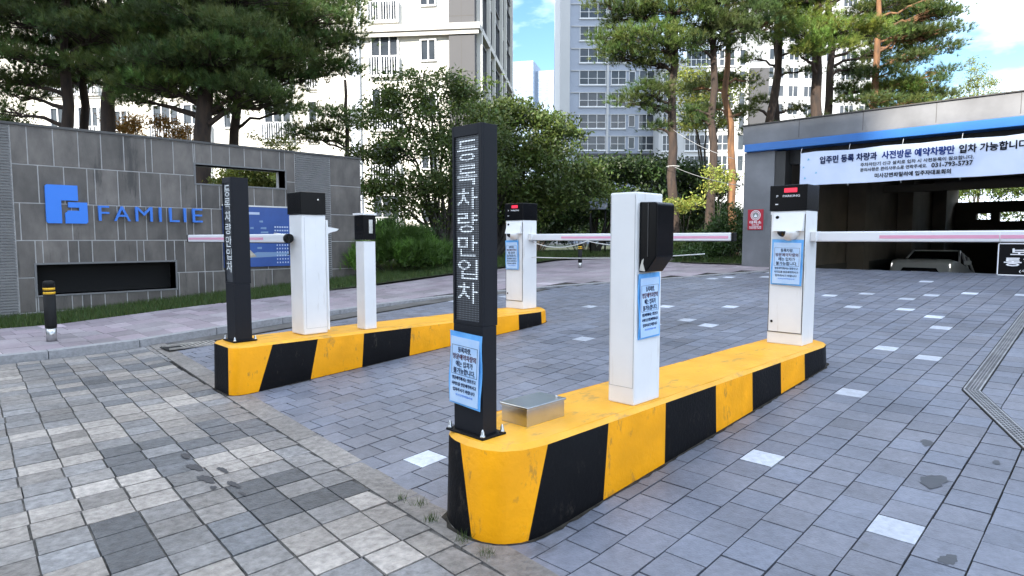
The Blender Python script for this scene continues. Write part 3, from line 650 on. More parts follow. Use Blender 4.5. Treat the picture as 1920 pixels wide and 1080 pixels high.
M_stone = mat('wall_stone', (.115,.103,.092), .5, big=(.7,.3), scuff=(1.6,.60,(.022,.021,.02),.7,(2.2,1,.28)), var=.3, scale=5, attr=True, bump=.25, bscale=60, stretch=(1,1,.45))
tl = MB(); gp = .0085
rowz = [3.27, 2.635, 1.995, 1.365, .735, .14, -.1]
rowx = [[120,235,345,445,545,640,668,762,850,930,1010,1075,1150,1230], [170,283,385,420,520,615,707,795,885,965,1118,1200], [90,205,318,415,518,550,645,735,822,852,932,985,1060,1130,1205],
        [190,302,348,408,508,605,635,730,815,900,980,1030,1100,1180], [155,315,360,398,460,558,650,708,790,875,905,940,1010,1060,1120,1200], [115,230,330,430,540,640,740,830,920,1010,1100,1200]]
rowy = [150,300,460,600,730,850]
rects = []
for i in range(6):
    c = [1.88]+sorted(wx(q, rowy[i]) for q in rowx[i])
    c = [q for q in c if 1.88 <= q < 6.8]+[6.87]
    for a, e in zip(c, c[1:]):
        if e-a > .03: rects.append((a, rowz[i+1], e, rowz[i]))
for z in (3.27, 2.6, 1.93, 1.26, .6, -.1):
    pass
zz = [3.27, 2.62, 1.95, 1.33, .69, -.1]
for i in range(5): rects.append((7.73, zz[i+1], 8.54, zz[i]))
for r in rects:
    for q in cut([r], holes):
        k = random.gauss(1, .12)
        if q[2]-q[0] < .22 and random.random() < .6: k *= .65
        tl.box(q[0]+gp, WY-.002+random.uniform(0,.002), q[1]+gp, q[2]-gp, WY+.0055, q[3]-gp, 0, (k, k*.99, k*.975))
tl.build('stone_tiles', M_stone, wall)
lv = MB()
for (a, e) in ((-8, 1.88), (6.87, 7.73)):
    z = -.05
    while z < WT-.02:
        if z > 2.85 or a < 0 or True:
            lv.prism([(a+.01,WY-.02,z),(a+.01,WY+.013,z+.006),(a+.01,WY+.013,z+.036),(a+.01,WY-.006,z+.034)], (0,0,0), (e-a-.02,0,0))
        z += .047
lv.build('louvre_panel', mat('louvre', (.11,.108,.105), .5, var=.15, scale=3), wall)
cp = MB(); cp.box(-8, WY-.03, WT, 8.56, WY+.45, WT+.045); cp.build('coping', mat('coping', (.06,.058,.056), .5, var=.3, scale=3), wall, bevel=.006)
fr = MB()
for h in holes:
    for A in ((h[0]-.03,h[1]-.03,h[2]+.03,h[1]),(h[0]-.03,h[3],h[2]+.03,h[3]+.03),(h[0]-.03,h[1],h[0],h[3]),(h[2],h[1],h[2]+.03,h[3])): fr.box(A[0], WY-.014, A[1], A[2], WY+.3, A[3])
fr.build('opening_frame', mat('opening_frame', (.15,.15,.15), .5), wall)
b = MB(); b.box(2.15, WY+.28, .435, 4.33, WY+.35, .945); b.build('recess_back', M_dark, wall)
# logo and lettering
LY = WY-.045
lg = MB()
def lpoly(pts, b=lg, dp=.05):           # logo shapes in a 100 x 100 box
    sx, sz = .62/100, .66/100
    b.prism([(2.31+p[0]*sx, LY, 1.66+p[1]*sz) for p in pts], (0,0,0), (0,dp,0))
lpoly([(0,0),(36,0),(36,62),(0,97)][:0]+[(4,0),(36,0),(36,60),(76,60),(76,100),(4,100),(0,96),(0,4)])
lpoly([(44,0),(94,0),(98,4),(98,56),(52,56),(52,42),(78,42),(78,34),(52,34),(44,26)]) 
L1 = lg.build('wall_logo', M_sign, loc=(2.6, LY, 2.0)); tag(L1, 'solid bright blue emblem mounted on the stone wall left of the lettering', 'emblem')
lt = thing('wall_lettering', (3.9, LY, 1.8), 'blue raised capital letters reading FAMILIE on the stone wall', 'lettering')
xsL = [3.08,3.34,3.66,4.05,4.235,4.47,4.60]; wds = [.15,.24,.26,.045,.16,.045,.17]
for ch, x, wd in zip('FAMILIE', [3.07,3.31,3.66,4.06,4.24,4.50,4.66], [.17,.27,.29,.045,.18,.045,.19]):
    text(ch, (x, 1.715, x+wd, 1.985), (0, WY-.055, 0), X, Z, mat('letter_blue', (.02,.16,.60), .35), lt, name='letter', depth=.045)
bo = thing('map_board', (5.97, WY-.05, 1.4), 'blue site map board with white tables mounted on the stone wall', 'map board')
b = MB(); b.box(5.26, WY-.055, .80, 6.70, WY-.008, 2.06); b.build('board', mat('board_blue', (.02,.06,.22), .3, col2=(.03,.09,.32), scale=1.5), bo, bevel=.004)
b = MB(); b.box(5.25, WY-.06, 2.061, 6.71, WY-.006, 2.09); b.build('top_rail', M_steel, bo)
b = MB()
b.box(5.62, WY-.058, 1.90, 6.02, WY-.0555, 1.95)
for i in range(6):
    for j in range(4): b.box(6.34+.055*i, WY-.058, 1.63-.075*j, 6.375+.055*i, WY-.0555, 1.66-.075*j)
for i in range(5):
    for j in range(6): b.box(6.38+.06*i, WY-.058, 1.24-.075*j, 6.405+.06*i, WY-.0555, 1.27-.075*j)
b.build('white_tables', mat('board_white', (.45,.52,.66), .4), bo)
b = MB()
for x, z, ww in ((5.7,1.72,.1),(5.85,1.62,.07),(6.05,1.76,.08),(6.1,1.62,.12),(6.12,1.53,.16),(6.05,1.45,.12),(5.6,1.5,.12),(5.75,1.36,.2),(6.0,1.2,.1)): b.face([(x-ww/2+random.uniform(-.01,.01),WY-.0578,z-.02),(x+ww/2,WY-.0578,z-.025),(x+ww/2,WY-.0578,z+.02),(x-ww/2,WY-.0578,z+.015)])
b.face([(5.5,WY-.0572,.98),(6.66,WY-.0572,1.02),(6.66,WY-.0572,1.10),(5.95,WY-.0572,1.11)]); b.build('map_shapes', mat('board_light', (.16,.26,.42), .4), bo)
b = MB(); b.prism([(5.60,WY-.062,.97),(5.93,WY-.062,1.02),(5.70,WY-.062,1.26),(5.60,WY-.062,1.28)], (0,0,0), (0,.004,0)); b.build('folded_map', mat('map_paper', (.55,.50,.42), .6, col2=(.30,.25,.16), scale=14), bo)
# ------------------------------------------------------------------ garage entrance
GZ = gz(14)
gar = thing('garage_entrance', (14.2, 3, GZ), 'low grey panel garage entrance building with a blue stripe along its fascia', 'garage')
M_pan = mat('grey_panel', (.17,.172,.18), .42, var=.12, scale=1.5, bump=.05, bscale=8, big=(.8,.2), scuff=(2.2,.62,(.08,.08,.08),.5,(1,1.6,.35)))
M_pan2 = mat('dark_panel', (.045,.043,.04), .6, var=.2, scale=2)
b = MB(); b.box(14.0, 5.72, GZ-.05, 14.6, 6.40, 3.3); b.build('pillar', M_pan, gar, bevel=.01)
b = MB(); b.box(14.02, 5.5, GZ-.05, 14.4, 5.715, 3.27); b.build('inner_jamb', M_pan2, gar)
b = MB(); b.box(13.93, -8, 3.47, 14.25, 6.42, 3.875); b.build('fascia', M_pan, gar, bevel=.008)
b = MB()
for y in np.arange(-7, 6, 1.22): b.box(13.926, y, 3.51, 13.9285, y+.008, 3.87)
b.build('panel_joint', M_pan2, gar)
b = MB(); b.box(13.88, -8, 3.30, 14.25, 6.36, 3.465); b.build('blue_stripe', mat('stripe_blue', (.028,.15,.44), .35, var=.08, scale=2), gar, bevel=.012)
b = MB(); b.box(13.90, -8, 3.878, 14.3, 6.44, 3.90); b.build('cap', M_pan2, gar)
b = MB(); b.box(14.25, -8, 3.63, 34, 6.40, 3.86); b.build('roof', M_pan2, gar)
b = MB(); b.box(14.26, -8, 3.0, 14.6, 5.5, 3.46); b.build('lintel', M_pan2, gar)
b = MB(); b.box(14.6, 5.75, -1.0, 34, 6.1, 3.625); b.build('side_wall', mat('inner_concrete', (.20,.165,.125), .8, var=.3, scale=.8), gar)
b = MB(); b.box(14.3, -8, -1, 34, -7.6, 3.625); b.build('side_wall', _mats['inner_concrete'], gar)
b = MB()
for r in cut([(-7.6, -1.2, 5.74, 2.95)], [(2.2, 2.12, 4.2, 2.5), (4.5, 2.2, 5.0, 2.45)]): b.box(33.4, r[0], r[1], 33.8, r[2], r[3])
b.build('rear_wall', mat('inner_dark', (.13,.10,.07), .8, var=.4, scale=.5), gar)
for x, y in ((19,5.5),(24,5.5),(24,-2.2),(29,5.5),(29,-2.2),(19,-2.2)):
    b = MB(); b.box(x, y-.22, -1.2, x+.5, y+.22, 3.625); b.build('column', _mats['inner_concrete'], gar)
b = MB()
for x in (19, 24, 29): b.box(x+.05, -7.6, 3.25, x+.45, 5.74, 3.62)
b.box(21.5, -1.2, 2.75, 21.7, 5.5, 2.95); b.build('beam', mat('beam', (.20,.18,.15), .7), gar)
b = MB(); b.box(26.0, .3, -1.0, 26.15, 3.0, 1.15); ow = b.build('low_partition', mat('partition', (.16,.155,.15), .7), gar)
text('OUT', (.35, 1.35, 1.2, 1.70), (25.995, 3.0, -.62), NY, Z, M_dark, ow, bold=.03)
wire_m = mat('cable', (.35,.35,.36), .6)
# entrance banner
bn = thing('entrance_banner', (13.86, 2, 2.8), 'long pale blue printed banner hung across the garage opening', 'banner')
b = MB(); n_ = 24; by1, by0 = 5.12, -2.3; zb0, zb1 = 2.49, 3.16; bxx = 13.84
def bp(i, k): 
    y = by1+(by0-by1)*i/n_; return (bxx+.004*math.sin(i*.9)+.002*math.sin(i*2.3+k*2), y, zb0+(zb1-zb0)*k+.006*math.sin(i*1.1)+(.012*math.sin(i*math.pi/2) if k else 0))
for i in range(n_):
    b.face([bp(i,0), bp(i+1,0), bp(i+1,1), bp(i,1)], smooth=True); b.face([tuple(np.array(p)+(.004,0,0)) for p in (bp(i,1), bp(i+1,1), bp(i+1,0), bp(i,0))], smooth=True)
b.build('cloth', mat('banner_cloth', (.58,.66,.86), .5, col2=(.74,.80,.92), scale=.9), bn)
o = (13.8325, by1, 0); M_navy = mat('banner_navy', (.012,.025,.09), .7, spec=.1); M_bk = mat('banner_black', (.006,.008,.014), .7, spec=.1)
text('입주민 등록 차량과', (.39, 2.915, 1.43, 3.06), o, NY, Z, M_navy, bn, bold=.034)
text('사전방문 예약차량만', (1.52, 2.915, 2.68, 3.06), o, NY, Z, mat('banner_blue', (.016,.04,.19), .7, spec=.1), bn, bold=.034)
text('입차 가능합니다.', (2.75, 2.915, 3.74, 3.06), o, NY, Z, M_bk, bn, bold=.034)
text('주차차단기 신규 설치로 입차 시 사전등록이 필요합니다.', (1.15, 2.80, 2.97, 2.87), o, NY, Z, M_bk, bn, bold=.016)
text('문의사항은 관리사무소로 연락주세요.', (1.15, 2.70, 2.27, 2.77), o, NY, Z, M_bk, bn, bold=.016)
text('031-793-5737', (2.34, 2.695, 2.96, 2.775), o, NY, Z, M_bk, bn, bold=.034)
text('미사강변파밀리에 입주자대표회의', (1.41, 2.565, 2.64, 2.65), o, NY, Z, M_bk, bn, bold=.03)
b = MB()
for u, z, s in ((.08,2.62,.05),(.30,2.72,.045),(.14,3.0,.05),(.05,2.85,.04),(3.95,2.72,.05)): b.prism([(13.831,by1-u,z),(13.831,by1-u-s,z+s*.3),(13.831,by1-u-s*.4,z+s)], (0,0,0), (.002,0,0))
b.build('printed_triangles', mat('teal_print', (.20,.52,.70), .5), bn)
b = MB(); 
for k in range(0, n_+1, 3): p = bp(k, 1); b.tube([p, (13.9, p[1], 3.27)], .005, 5); p = bp(k, 0); b.tube([p, (13.86, p[1], p[2]-.05)], .004, 5)
b.build('tie_cord', M_rope, bn)
# shelter sign
sg = thing('shelter_sign', (13.985, 6.1, 1.82), 'small red shelter sign with a ringed emblem on the garage pillar', 'sign')
b = MB(); b.box(13.985, 5.93, 1.59, 13.998, 6.28, 2.04); b.build('plate', mat('sign_red', (.42,.01,.03), .35), sg, bevel=.003)
b = MB()
for r0, r1 in ((.098,.112),(.070,.083)):
    for i in range(28):
        a0, a1 = 6.2832*i/28, 6.2832*(i+1)/28; c = (6.1, 1.91)
        b.face([(13.982, c[0]+r*math.cos(a), c[1]+r*math.sin(a)) for r, a in ((r0,a0),(r1,a0),(r1,a1),(r0,a1))])
b.build('emblem_ring', M_wtxt, sg)
b = MB(); b.tube([(13.984,6.1,1.91),(13.981,6.1,1.91)], .064, 24); b.build('emblem_disc', mat('emblem_grey', (.25,.26,.25), .5), sg)
b = MB(); b.prism([(13.980,6.06,1.89),(13.980,6.10,1.94),(13.980,6.14,1.89),(13.980,6.13,1.87),(13.980,6.07,1.87)], (0,0,0), (-.001,0,0)); b.build('emblem_symbol', M_wtxt, sg)
text('대피소', (.05,.135,.31,.20), (13.984,6.28,1.59), NY, Z, M_wtxt, sg, bold=.03); text('SHELTER', (.10,.095,.26,.12), (13.984,6.28,1.59), NY, Z, M_wtxt, sg, bold=.02)
text('미사강변파밀리에\n지하주차장 100명', (.04,.02,.31,.08), (13.984,6.28,1.59), NY, Z, M_wtxt, sg, bold=.012)
# ------------------------------------------------------------------ silver car on the ramp
def car(cx, cy, zg):
    t = thing('parked_car', (cx, cy, zg), 'silver off-road car facing out of the dark garage ramp', 'car')
    Mb = mat('car_silver', (.86,.86,.83), .25, metal=.0, var=.04, scale=2); Mg = mat('car_glass', (.01,.012,.014), .05); W2 = .93
    # lofted body: sections along x (front is -x): (x, half width, z low, z belt, crown)
    sec = [(-2.25,.78,.42,.86,.90),(-2.18,.86,.32,.95,1.00),(-1.9,.92,.26,1.02,1.08),(-1.2,.93,.25,1.06,1.12),(-.75,.93,.25,1.08,1.14),(.2,.93,.25,1.08,1.10),(1.4,.93,.26,1.08,1.10),(2.0,.91,.32,1.05,1.08),(2.22,.84,.45,1.0,1.03)]
    b = MB(); rings = []
    for x, hw, z0, z1, z2 in sec:
        rings.append([(cx+x,cy+s*hw*k,zg+z) for s, k, z in ((1,.85,z0),(1,1,z0+.14),(1,1.01,(z0+z1)/2+.08),(1,.965,z1),(1,.80,z2-.01),(1,0,z2),(-1,.80,z2-.01),(-1,.965,z1),(-1,1.01,(z0+z1)/2+.08),(-1,1,z0+.14),(-1,.85,z0))])
    for r0, r1 in zip(rings, rings[1:]):
        for i in range(len(r0)): j = (i+1) % len(r0); b.face([r0[i], r1[i], r1[j], r0[j]], smooth=True)
    b.face(rings[0]); b.face(rings[-1][::-1]); b.build('body', Mb, t, bevel=.02, weld=True)
    ca = MB(); cs = [(-.78,.80,1.10),(-.12,.68,1.60),(.3,.68,1.655),(1.5,.67,1.63),(2.02,.70,1.10)]
    # cabin: roof panel plus pillars; glass inside
    rf = MB(); rf.face([(cx-.15,cy-.66,zg+1.60),(cx+.35,cy-.67,zg+1.66),(cx+.35,cy+.67,zg+1.66),(cx-.15,cy+.66,zg+1.60)][::-1]); rf.box(cx-.12, cy-.68, zg+1.60, cx+1.55, cy+.68, zg+1.655); rf.build('roof', Mb, t, bevel=.025)
    for s in (-1, 1):
        pl_ = MB(); pl_.tube([(cx-.82,cy+s*.82,zg+1.08),(cx-.12,cy+s*.67,zg+1.62)], .035, 6); pl_.build('window_pillar', Mb, t); pl_ = MB(); pl_.tube([(cx+.45,cy+s*.86,zg+1.08),(cx+.5,cy+s*.68,zg+1.62)], .035, 6); pl_.build('window_pillar', Mb, t); pl_ = MB(); pl_.tube([(cx+2.0,cy+s*.82,zg+1.08),(cx+1.5,cy+s*.66,zg+1.62)], .05, 6); pl_.build('window_pillar', Mb, t)
    gl = MB(); a = [(cx-.80,cy-.80,zg+1.08),(cx-.80,cy+.80,zg+1.08),(cx-.12,cy+.65,zg+1.61),(cx-.12,cy-.65,zg+1.61)]; gl.face(a[::-1]); gl.build('windscreen', Mg, t)
    for s in (-1, 1):
        q = MB(); q.face([(cx-.76,cy+s*.85,zg+1.08),(cx+1.95,cy+s*.83,zg+1.08),(cx+1.5,cy+s*.67,zg+1.61),(cx-.1,cy+s*.67,zg+1.61)]); q.build('side_window', Mg, t)
        q = MB(); q.box(cx-.62, cy+s*1.0-.1, zg+1.08, cx-.48, cy+s*1.0+.1, zg+1.23); q.build('side_mirror', Mb, t, bevel=.03)
        q = MB(); q.obox((cx-2.20,cy+s*.66,zg+.80), Y, Z, X, (-.17,.17), (-.09,.08), (-.03,.1)); h = q.build('headlight', mat('car_lamp', (.75,.75,.74), .1, emit=(1,1,.97,.6)), t, bevel=.03)  # glow added to lighten headlights that are switched off
        q = MB(); q.tube([(cx-.1,cy+s*.62,zg+1.68),(cx+1.4,cy+s*.62,zg+1.68)], .02, 6); q.build('roof_rail', M_black, t)
        for wx_ in (-1.4, 1.35):
            q = MB(); q.tube([(cx+wx_,cy+s*.72,zg+.36),(cx+wx_,cy+s*.945,zg+.36)], .36, 24); wl = q.build('wheel', M_rub, t); q = MB(); q.tube([(cx+wx_,cy+s*.94,zg+.36),(cx+wx_,cy+s*.952,zg+.36)], .22, 18); q.build('rim', M_steel, wl)
    q = MB(); q.prism([(cx-2.27,cy-.62,zg+.46),(cx-2.27,cy+.62,zg+.46),(cx-2.27,cy+.46,zg+.72),(cx-2.27,cy-.46,zg+.72)], (0,0,0), (-.02,0,0)); q.build('grille', M_black, t)
    q = MB(); q.box(cx-2.31, cy-.22, zg+.50, cx-2.295, cy+.22, zg+.60); q.build('number_plate', M_wtxt, t)
    q = MB(); q.box(cx-2.29, cy-.78, zg+.27, cx-2.15, cy+.78, zg+.42); q.build('bumper', M_blackm, t, bevel=.03)
    t.rotation_euler = (0, R(9.5), 0); t.scale = (.86, .86, .84)
car(22.4, 4.3, SL*(X1-X0)-.14*(22.4-GX0)+.05)
# ------------------------------------------------------------------ apartment buildings
M_cream = mat('cream_render', (.66,.64,.58), .7, var=.04, scale=.3); M_gren = mat('grey_render', (.065,.065,.07), .7, var=.05, scale=.4)
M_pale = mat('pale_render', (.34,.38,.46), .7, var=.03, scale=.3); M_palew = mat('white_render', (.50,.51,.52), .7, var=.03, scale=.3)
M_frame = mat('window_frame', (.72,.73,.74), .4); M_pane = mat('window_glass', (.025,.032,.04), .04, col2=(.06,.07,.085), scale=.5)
M_blueg = mat('far_glass', (.14,.22,.34), .3); M_far = mat('far_render', (.27,.34,.44), .7)  # distance haze is put into the pale blue wall and glass colours
M_dframe = mat('dark_frame', (.10,.10,.105), .4)
class Bld:
    def __init__(s, px, Zd, head, label, name='apartment_building', group=None):
        x, y = spot(px, Zd); s.o = Vector((x, y, 0)); a = R(head)
        s.d = Vector((math.cos(a), math.sin(a), 0)); s.r = Vector((math.sin(a), -math.cos(a), 0)); s.n = -s.d; s.cache = {}
        s.t = thing(name, (x, y, GZ), label, 'apartment building', group)
    def blk(s, b, r0, r1, d0, d1, z0, z1): b.obox(s.o, s.r, s.d, Vector(Z), (r0, r1), (d0, d1), (z0, z1)); return b
    def win(s, rr, dd, z, w_, h_, side=False, rail=0, mull=2, M=None, depth=.18, G=None):
        """window on the front (side=False) at r=rr, or on the side face at d=dd; copies share mesh data"""
        key = (side, round(w_, 2), round(h_, 2), rail, mull, M)
        u = s.r if not side else s.d; nn = s.n if not side else s.r
        org = s.o+s.r*rr+s.d*dd+Vector((0,0,z))
        if key not in s.cache:
            root = Vector(parent_loc(s.t)); f = MB(); th = .07
            for A, B in (((0,w_),(0,th)),((0,w_),(h_-th,h_)),((0,th),(th,h_-th)),((w_-th,w_),(th,h_-th))): f.obox(org, u, Z, nn, A, B, (-.05,.10))
            for k in range(1, mull+1): x = w_*k/(mull+1); f.obox(org, u, Z, nn, (x-.035,x+.035), (th,h_-th), (-.02,.06))
            if rail < 0: f.obox(org, u, Z, nn, (th,w_-th), (h_*.42,h_*.42+.06), (-.02,.07)); f.obox(org, u, Z, nn, (-.08,w_+.08), (-.12,-.005), (-.05,.16))
            fo = f.build('window', M or M_frame, s.t)
            g = MB(); g.obox(org, u, Z, nn, (th,w_-th), (th,h_-th), (-.01,.012)); po = g.build('pane', G or M_pane, s.t); po.parent = fo; ro = None
            if rail > 0:
                q = MB(); q.obox(org, u, Z, nn, (-.05,w_+.05), (rail-.05,rail), (.28,.33)); q.obox(org, u, Z, nn, (-.05,w_+.05), (.02,.07), (.28,.33))
                kk = int(w_/.13)
                for i in range(kk+1): q.obox(org, u, Z, nn, (-.03+i*w_/kk-.012,-.03+i*w_/kk+.02), (.07,rail-.05), (.29,.32))
                for e in (-.05, w_+.01): q.obox(org, u, Z, nn, (e,e+.04), (0.0,rail), (.02,.33))
                ro = q.build('railing', M_frame, s.t); ro.parent = fo
            s.cache[key] = (fo, po, ro, org); return fo
        fo, po, ro, og = s.cache[key]; c = fo.copy(); COL.objects.link(c); c.parent = s.t; c.location = fo.location+(org-og)
        for q in (po, ro):
            if q: k = q.copy(); COL.objects.link(k); k.parent = c
        return c
# B1: cream block left of centre. front plane d=0; r measured from the front right corner (px 893)
B1 = Bld(893, 34, 37.65, 'tall sunlit cream apartment block with white balcony railings behind the pines at left')
b = MB(); B1.blk(b, -8.6, -1.35, 0, 15.5, -1, 64); B1.blk(b, -34, -8.6, .5, 15.5, -1, 64); B1.blk(b, -40, -34, -1, 15, -1, 64); b.build('wall', M_cream, B1.t)
b = MB(); B1.blk(b, -1.35, 0, -.25, 15.4, -1, 64); b.build('grey_bay', M_gren, B1.t)
b = MB(); B1.blk(b, -6.75, -6.2, -.18, -.01, -1, 12.0); B1.blk(b, -6.35, -6.1, -.05, -.005, 12.6, 45); b.build('pilaster', mat('pilaster', (.50,.54,.62), .6), B1.t)
def zpx(py, Zd): return EYE+(447-py)*Zd/FPX
for zc in (zpx(64, 34), zpx(64, 34)+14, zpx(64,34)+25):
    b = MB(); B1.blk(b, -6.9, .3, -.45, -.26, zc-.12, zc+.18); B1.blk(b, -6.9, .22, -.34, -.26, zc-.35, zc-.12); B1.blk(b, -6.9, 0, -.255, -.005, zc-.2, zc+.1); B1.blk(b, .005, .3, -.26, 15.5, zc-.12, zc+.18); b.build('cornice', mat('cornice', (.52,.50,.47), .7), B1.t)
b = MB(); 
for z in np.arange(1.65, 45, 2.8): B1.blk(b, -1.36, -.02, -.256, -.252, z-.03, z)
for r in (-.7,): B1.blk(b, r, r+.02, -.256, -.252, -1, 45)
b.build('joint_line', M_pan2, B1.t)
R1 = lambda px: (px-893)/FPX*34*.993
for k in range(-1, 6):
    z = 4.44+2.8*k-.15
    if k > -1 or True:
        B1.win(R1(694), -.02, z, R1(748)-R1(694), 2.25, rail=1.05, mull=2)
        B1.win(R1(789), -.02, z+.75, R1(820)-R1(789), 1.15, mull=1)
for k in range(-1, 6):
    z = 4.44+2.8*k-.15-.4
    for px, w_, h_, rl in ((625,.9,1.15,0),(560,1.5,2.2,1.05),(470,1.6,2.2,1.05),(385,.9,1.15,0),(300,1.6,2.2,1.05),(235,1.6,2.2,1.05),(150,.9,1.15,0),(72,1.3,2.2,1.05),(10,1.4,2.2,1.05)):
        B1.win(R1(px), .48, z+(.8 if not rl else 0), w_, h_, rail=rl, mull=1 if w_ < 1.2 else 2)
# receding side face: window bands and fins
for k in range(0, 11):
    z = 4.44+2.8*k-.15
    for d_, w_ in ((.75,2.1),(3.5,1.4),(5.5,2.8),(8.9,1.4),(10.9,3.1)):
        B1.win(.05, d_, z-.1, w_, 2.1, side=True, mull=2, M=M_dframe)
b = MB()
for d_ in (.3, 3.1, 5.1, 8.5, 10.5, 14.2): B1.blk(b, .005, .30, d_, d_+.22, -1, 45)
b.build('facade_fin', M_cream, B1.t)
b = MB()
for d0, d1 in ((.55,3.08),(3.36,5.06),(5.36,8.46),(8.76,10.46),(10.76,14.16)): B1.blk(b, .005, .04, d0, d1, -1, 45)
b.build('side_infill', mat('infill', (.07,.07,.075), .6), B1.t)
# B2: pale grey tower
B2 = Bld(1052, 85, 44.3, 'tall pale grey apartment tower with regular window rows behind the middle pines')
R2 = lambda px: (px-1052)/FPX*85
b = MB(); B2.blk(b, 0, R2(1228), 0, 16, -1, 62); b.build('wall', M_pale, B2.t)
b = MB(); B2.blk(b, -.3, R2(1066), -.3, 10, -1, 62); B2.blk(b, R2(1134), R2(1138), -.2, -.01, 3, 62); b.build('corner_strip', M_palew, B2.t)
b = MB()
for z in np.arange(12, 60, 2.8): B2.blk(b, R2(1068), R2(1227), -.12, -.005, z-.08, z+.02)
b.build('storey_band', M_palew, B2.t)
b = MB(); B2.blk(b, R2(1080), R2(1230), -.5, -.125, zpx(292,85)-.2, zpx(292,85)+.1); b.build('canopy', M_gren, B2.t)
for k in range(-1, 12):
    z = zpx(284-39.6*k, 85)
    for a, e, m_ in ((1084,1133,2),(1142,1170,1),(1194,1223,1)): B2.win(R2(a), -.01, z, R2(e)-R2(a), 1.85, mull=m_, rail=-1)
    B2.win(R2(1175), -.01, z+.2, R2(1187)-R2(1175), 1.5, mull=0)
# B2 wing
B3 = Bld(1232, 80, 40, 'white apartment wing with wide windows low behind the pine trunks')
R3 = lambda px: (px-1232)/FPX*80
b = MB(); B3.blk(b, 0, R3(1392), 0, 12, -1, zpx(120,80)); b.build('wall', M_palew, B3.t)
b = MB(); B3.blk(b, R3(1392), R3(1425), -.6, 10, -1, zpx(140,80)); b.build('stair_tower', M_gren, B3.t)
for k in range(-1, 6):
    z = zpx(286-38*k, 80)
    for a, e, m_ in ((1238,1262,2),(1279,1324,4),(1338,1366,2),(1374,1386,0)): B3.win(R3(a), -.01, z, R3(e)-R3(a), 1.95, mull=m_, rail=-1 if m_ else 0)
B4 = Bld(1425, 105, 50, 'broad pale apartment tower seen through the pines above the garage')
R4 = lambda px: (px-1425)/FPX*105
b = MB(); B4.blk(b, 0, R4(1640), 0, 14, -1, 48); B4.blk(b, R4(1640), R4(1662), 1, 14, -1, 22); b.build('wall', M_palew, B4.t)
for k in range(0, 13):
    z = zpx(285-33*k, 105)
    for a, e, m_ in ((1432,1462,2),(1470,1490,1),(1500,1530,2),(1542,1560,1),(1572,1600,2),(1610,1632,1)):
        if z < 46: B4.win(R4(a), -.01, z, R4(e)-R4(a), 1.8, mull=m_)
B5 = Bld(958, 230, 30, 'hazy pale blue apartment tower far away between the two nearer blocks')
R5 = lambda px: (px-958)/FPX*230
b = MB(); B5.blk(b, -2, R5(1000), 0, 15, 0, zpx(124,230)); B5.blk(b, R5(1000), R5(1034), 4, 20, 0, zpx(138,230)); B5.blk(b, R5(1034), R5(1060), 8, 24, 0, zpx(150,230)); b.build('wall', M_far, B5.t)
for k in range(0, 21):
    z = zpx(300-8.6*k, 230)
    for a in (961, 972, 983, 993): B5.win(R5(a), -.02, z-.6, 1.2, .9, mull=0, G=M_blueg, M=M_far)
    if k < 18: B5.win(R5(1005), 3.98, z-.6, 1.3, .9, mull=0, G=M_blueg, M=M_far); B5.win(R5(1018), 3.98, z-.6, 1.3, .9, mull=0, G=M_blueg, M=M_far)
# unseen slab added behind the camera, stepped top shaped to shade the gate
t = thing('apartment_building', (-58, 0, 0), 'unseen apartment slab added behind the camera to shade the gate', 'apartment building')
b = MB(); b.box(-66, -52, 0, -54, -14.5, 43.85); b.box(-66, -14.5, 0, -54, 26, 44.7); b.build('wall', M_palew, t)  # wall of the added unseen slab, stepped to shape its shadow
b = MB()
for y in np.arange(-50, 24, 3.2):
    for z in np.arange(2, 34, 2.8): b.box(-54.005, y, z, -53.95, y+1.9, z+1.5)
b.build('added_slab_windows', M_pane, t)['kind'] = 'stuff'
# ------------------------------------------------------------------ vegetation
M_needle = mat('pine_needles', (.062,.112,.028), .55, attr=True, transl=.3)
M_leaf = mat('leaves', (.066,.108,.024), .5, attr=True, transl=.35)
M_leafy = mat('leaves_light', (.16,.20,.045), .5, attr=True, transl=.4)
M_amber = mat('leaves_amber', (.24,.15,.035), .55, attr=True, transl=.4)
M_hedge = mat('hedge_leaves', (.035,.075,.018), .5, attr=True, transl=.25)
M_bark = mat('pine_bark', (.065,.042,.03), .9, col2=(.025,.019,.017), scale=3, bump=1, bscale=14, stretch=(3,3,.7))
M_bark2 = mat('grey_bark', (.07,.06,.05), .9, col2=(.03,.027,.024), scale=5, bump=.8, bscale=18)
def unit(v): return v/np.maximum(np.linalg.norm(v, axis=1, keepdims=True), 1e-6)
def tufts(c, ax, K, ln, wd, spread=.75):
    n = len(c); C = np.repeat(c, K, 0); A = np.repeat(ax, K, 0)
    d = unit(A+rng.normal(0, spread, (n*K, 3))); p = unit(np.cross(d, rng.normal(0, 1, (n*K, 3))))*wd
    l = (ln*rng.uniform(.7, 1.25, n*K))[:, None]; v = np.empty((n*K*3, 3)); v[0::3] = C-p; v[1::3] = C+p; v[2::3] = C+d*l
    return v
def leaf(c, s, upb=.6):
    n = len(c); nn = unit(rng.normal(0, 1, (n, 3))+np.array([0, 0, upb])); a = unit(np.cross(nn, rng.normal(0, 1, (n, 3)))); b = np.cross(nn, a)
    s = (s*rng.uniform(.65, 1.3, n))[:, None]; v = np.empty((n*4, 3)); v[0::4] = c-a*s; v[1::4] = c+b*s*.42-a*s*.1; v[2::4] = c+a*s; v[3::4] = c-b*s*.42-a*s*.1
    return v
def ell(n, r, shell=.55):
    v = unit(rng.normal(0, 1, (n, 3))); k = rng.uniform(shell**3, 1, n)**(1/3.); return v*k[:, None]*np.array(r), v
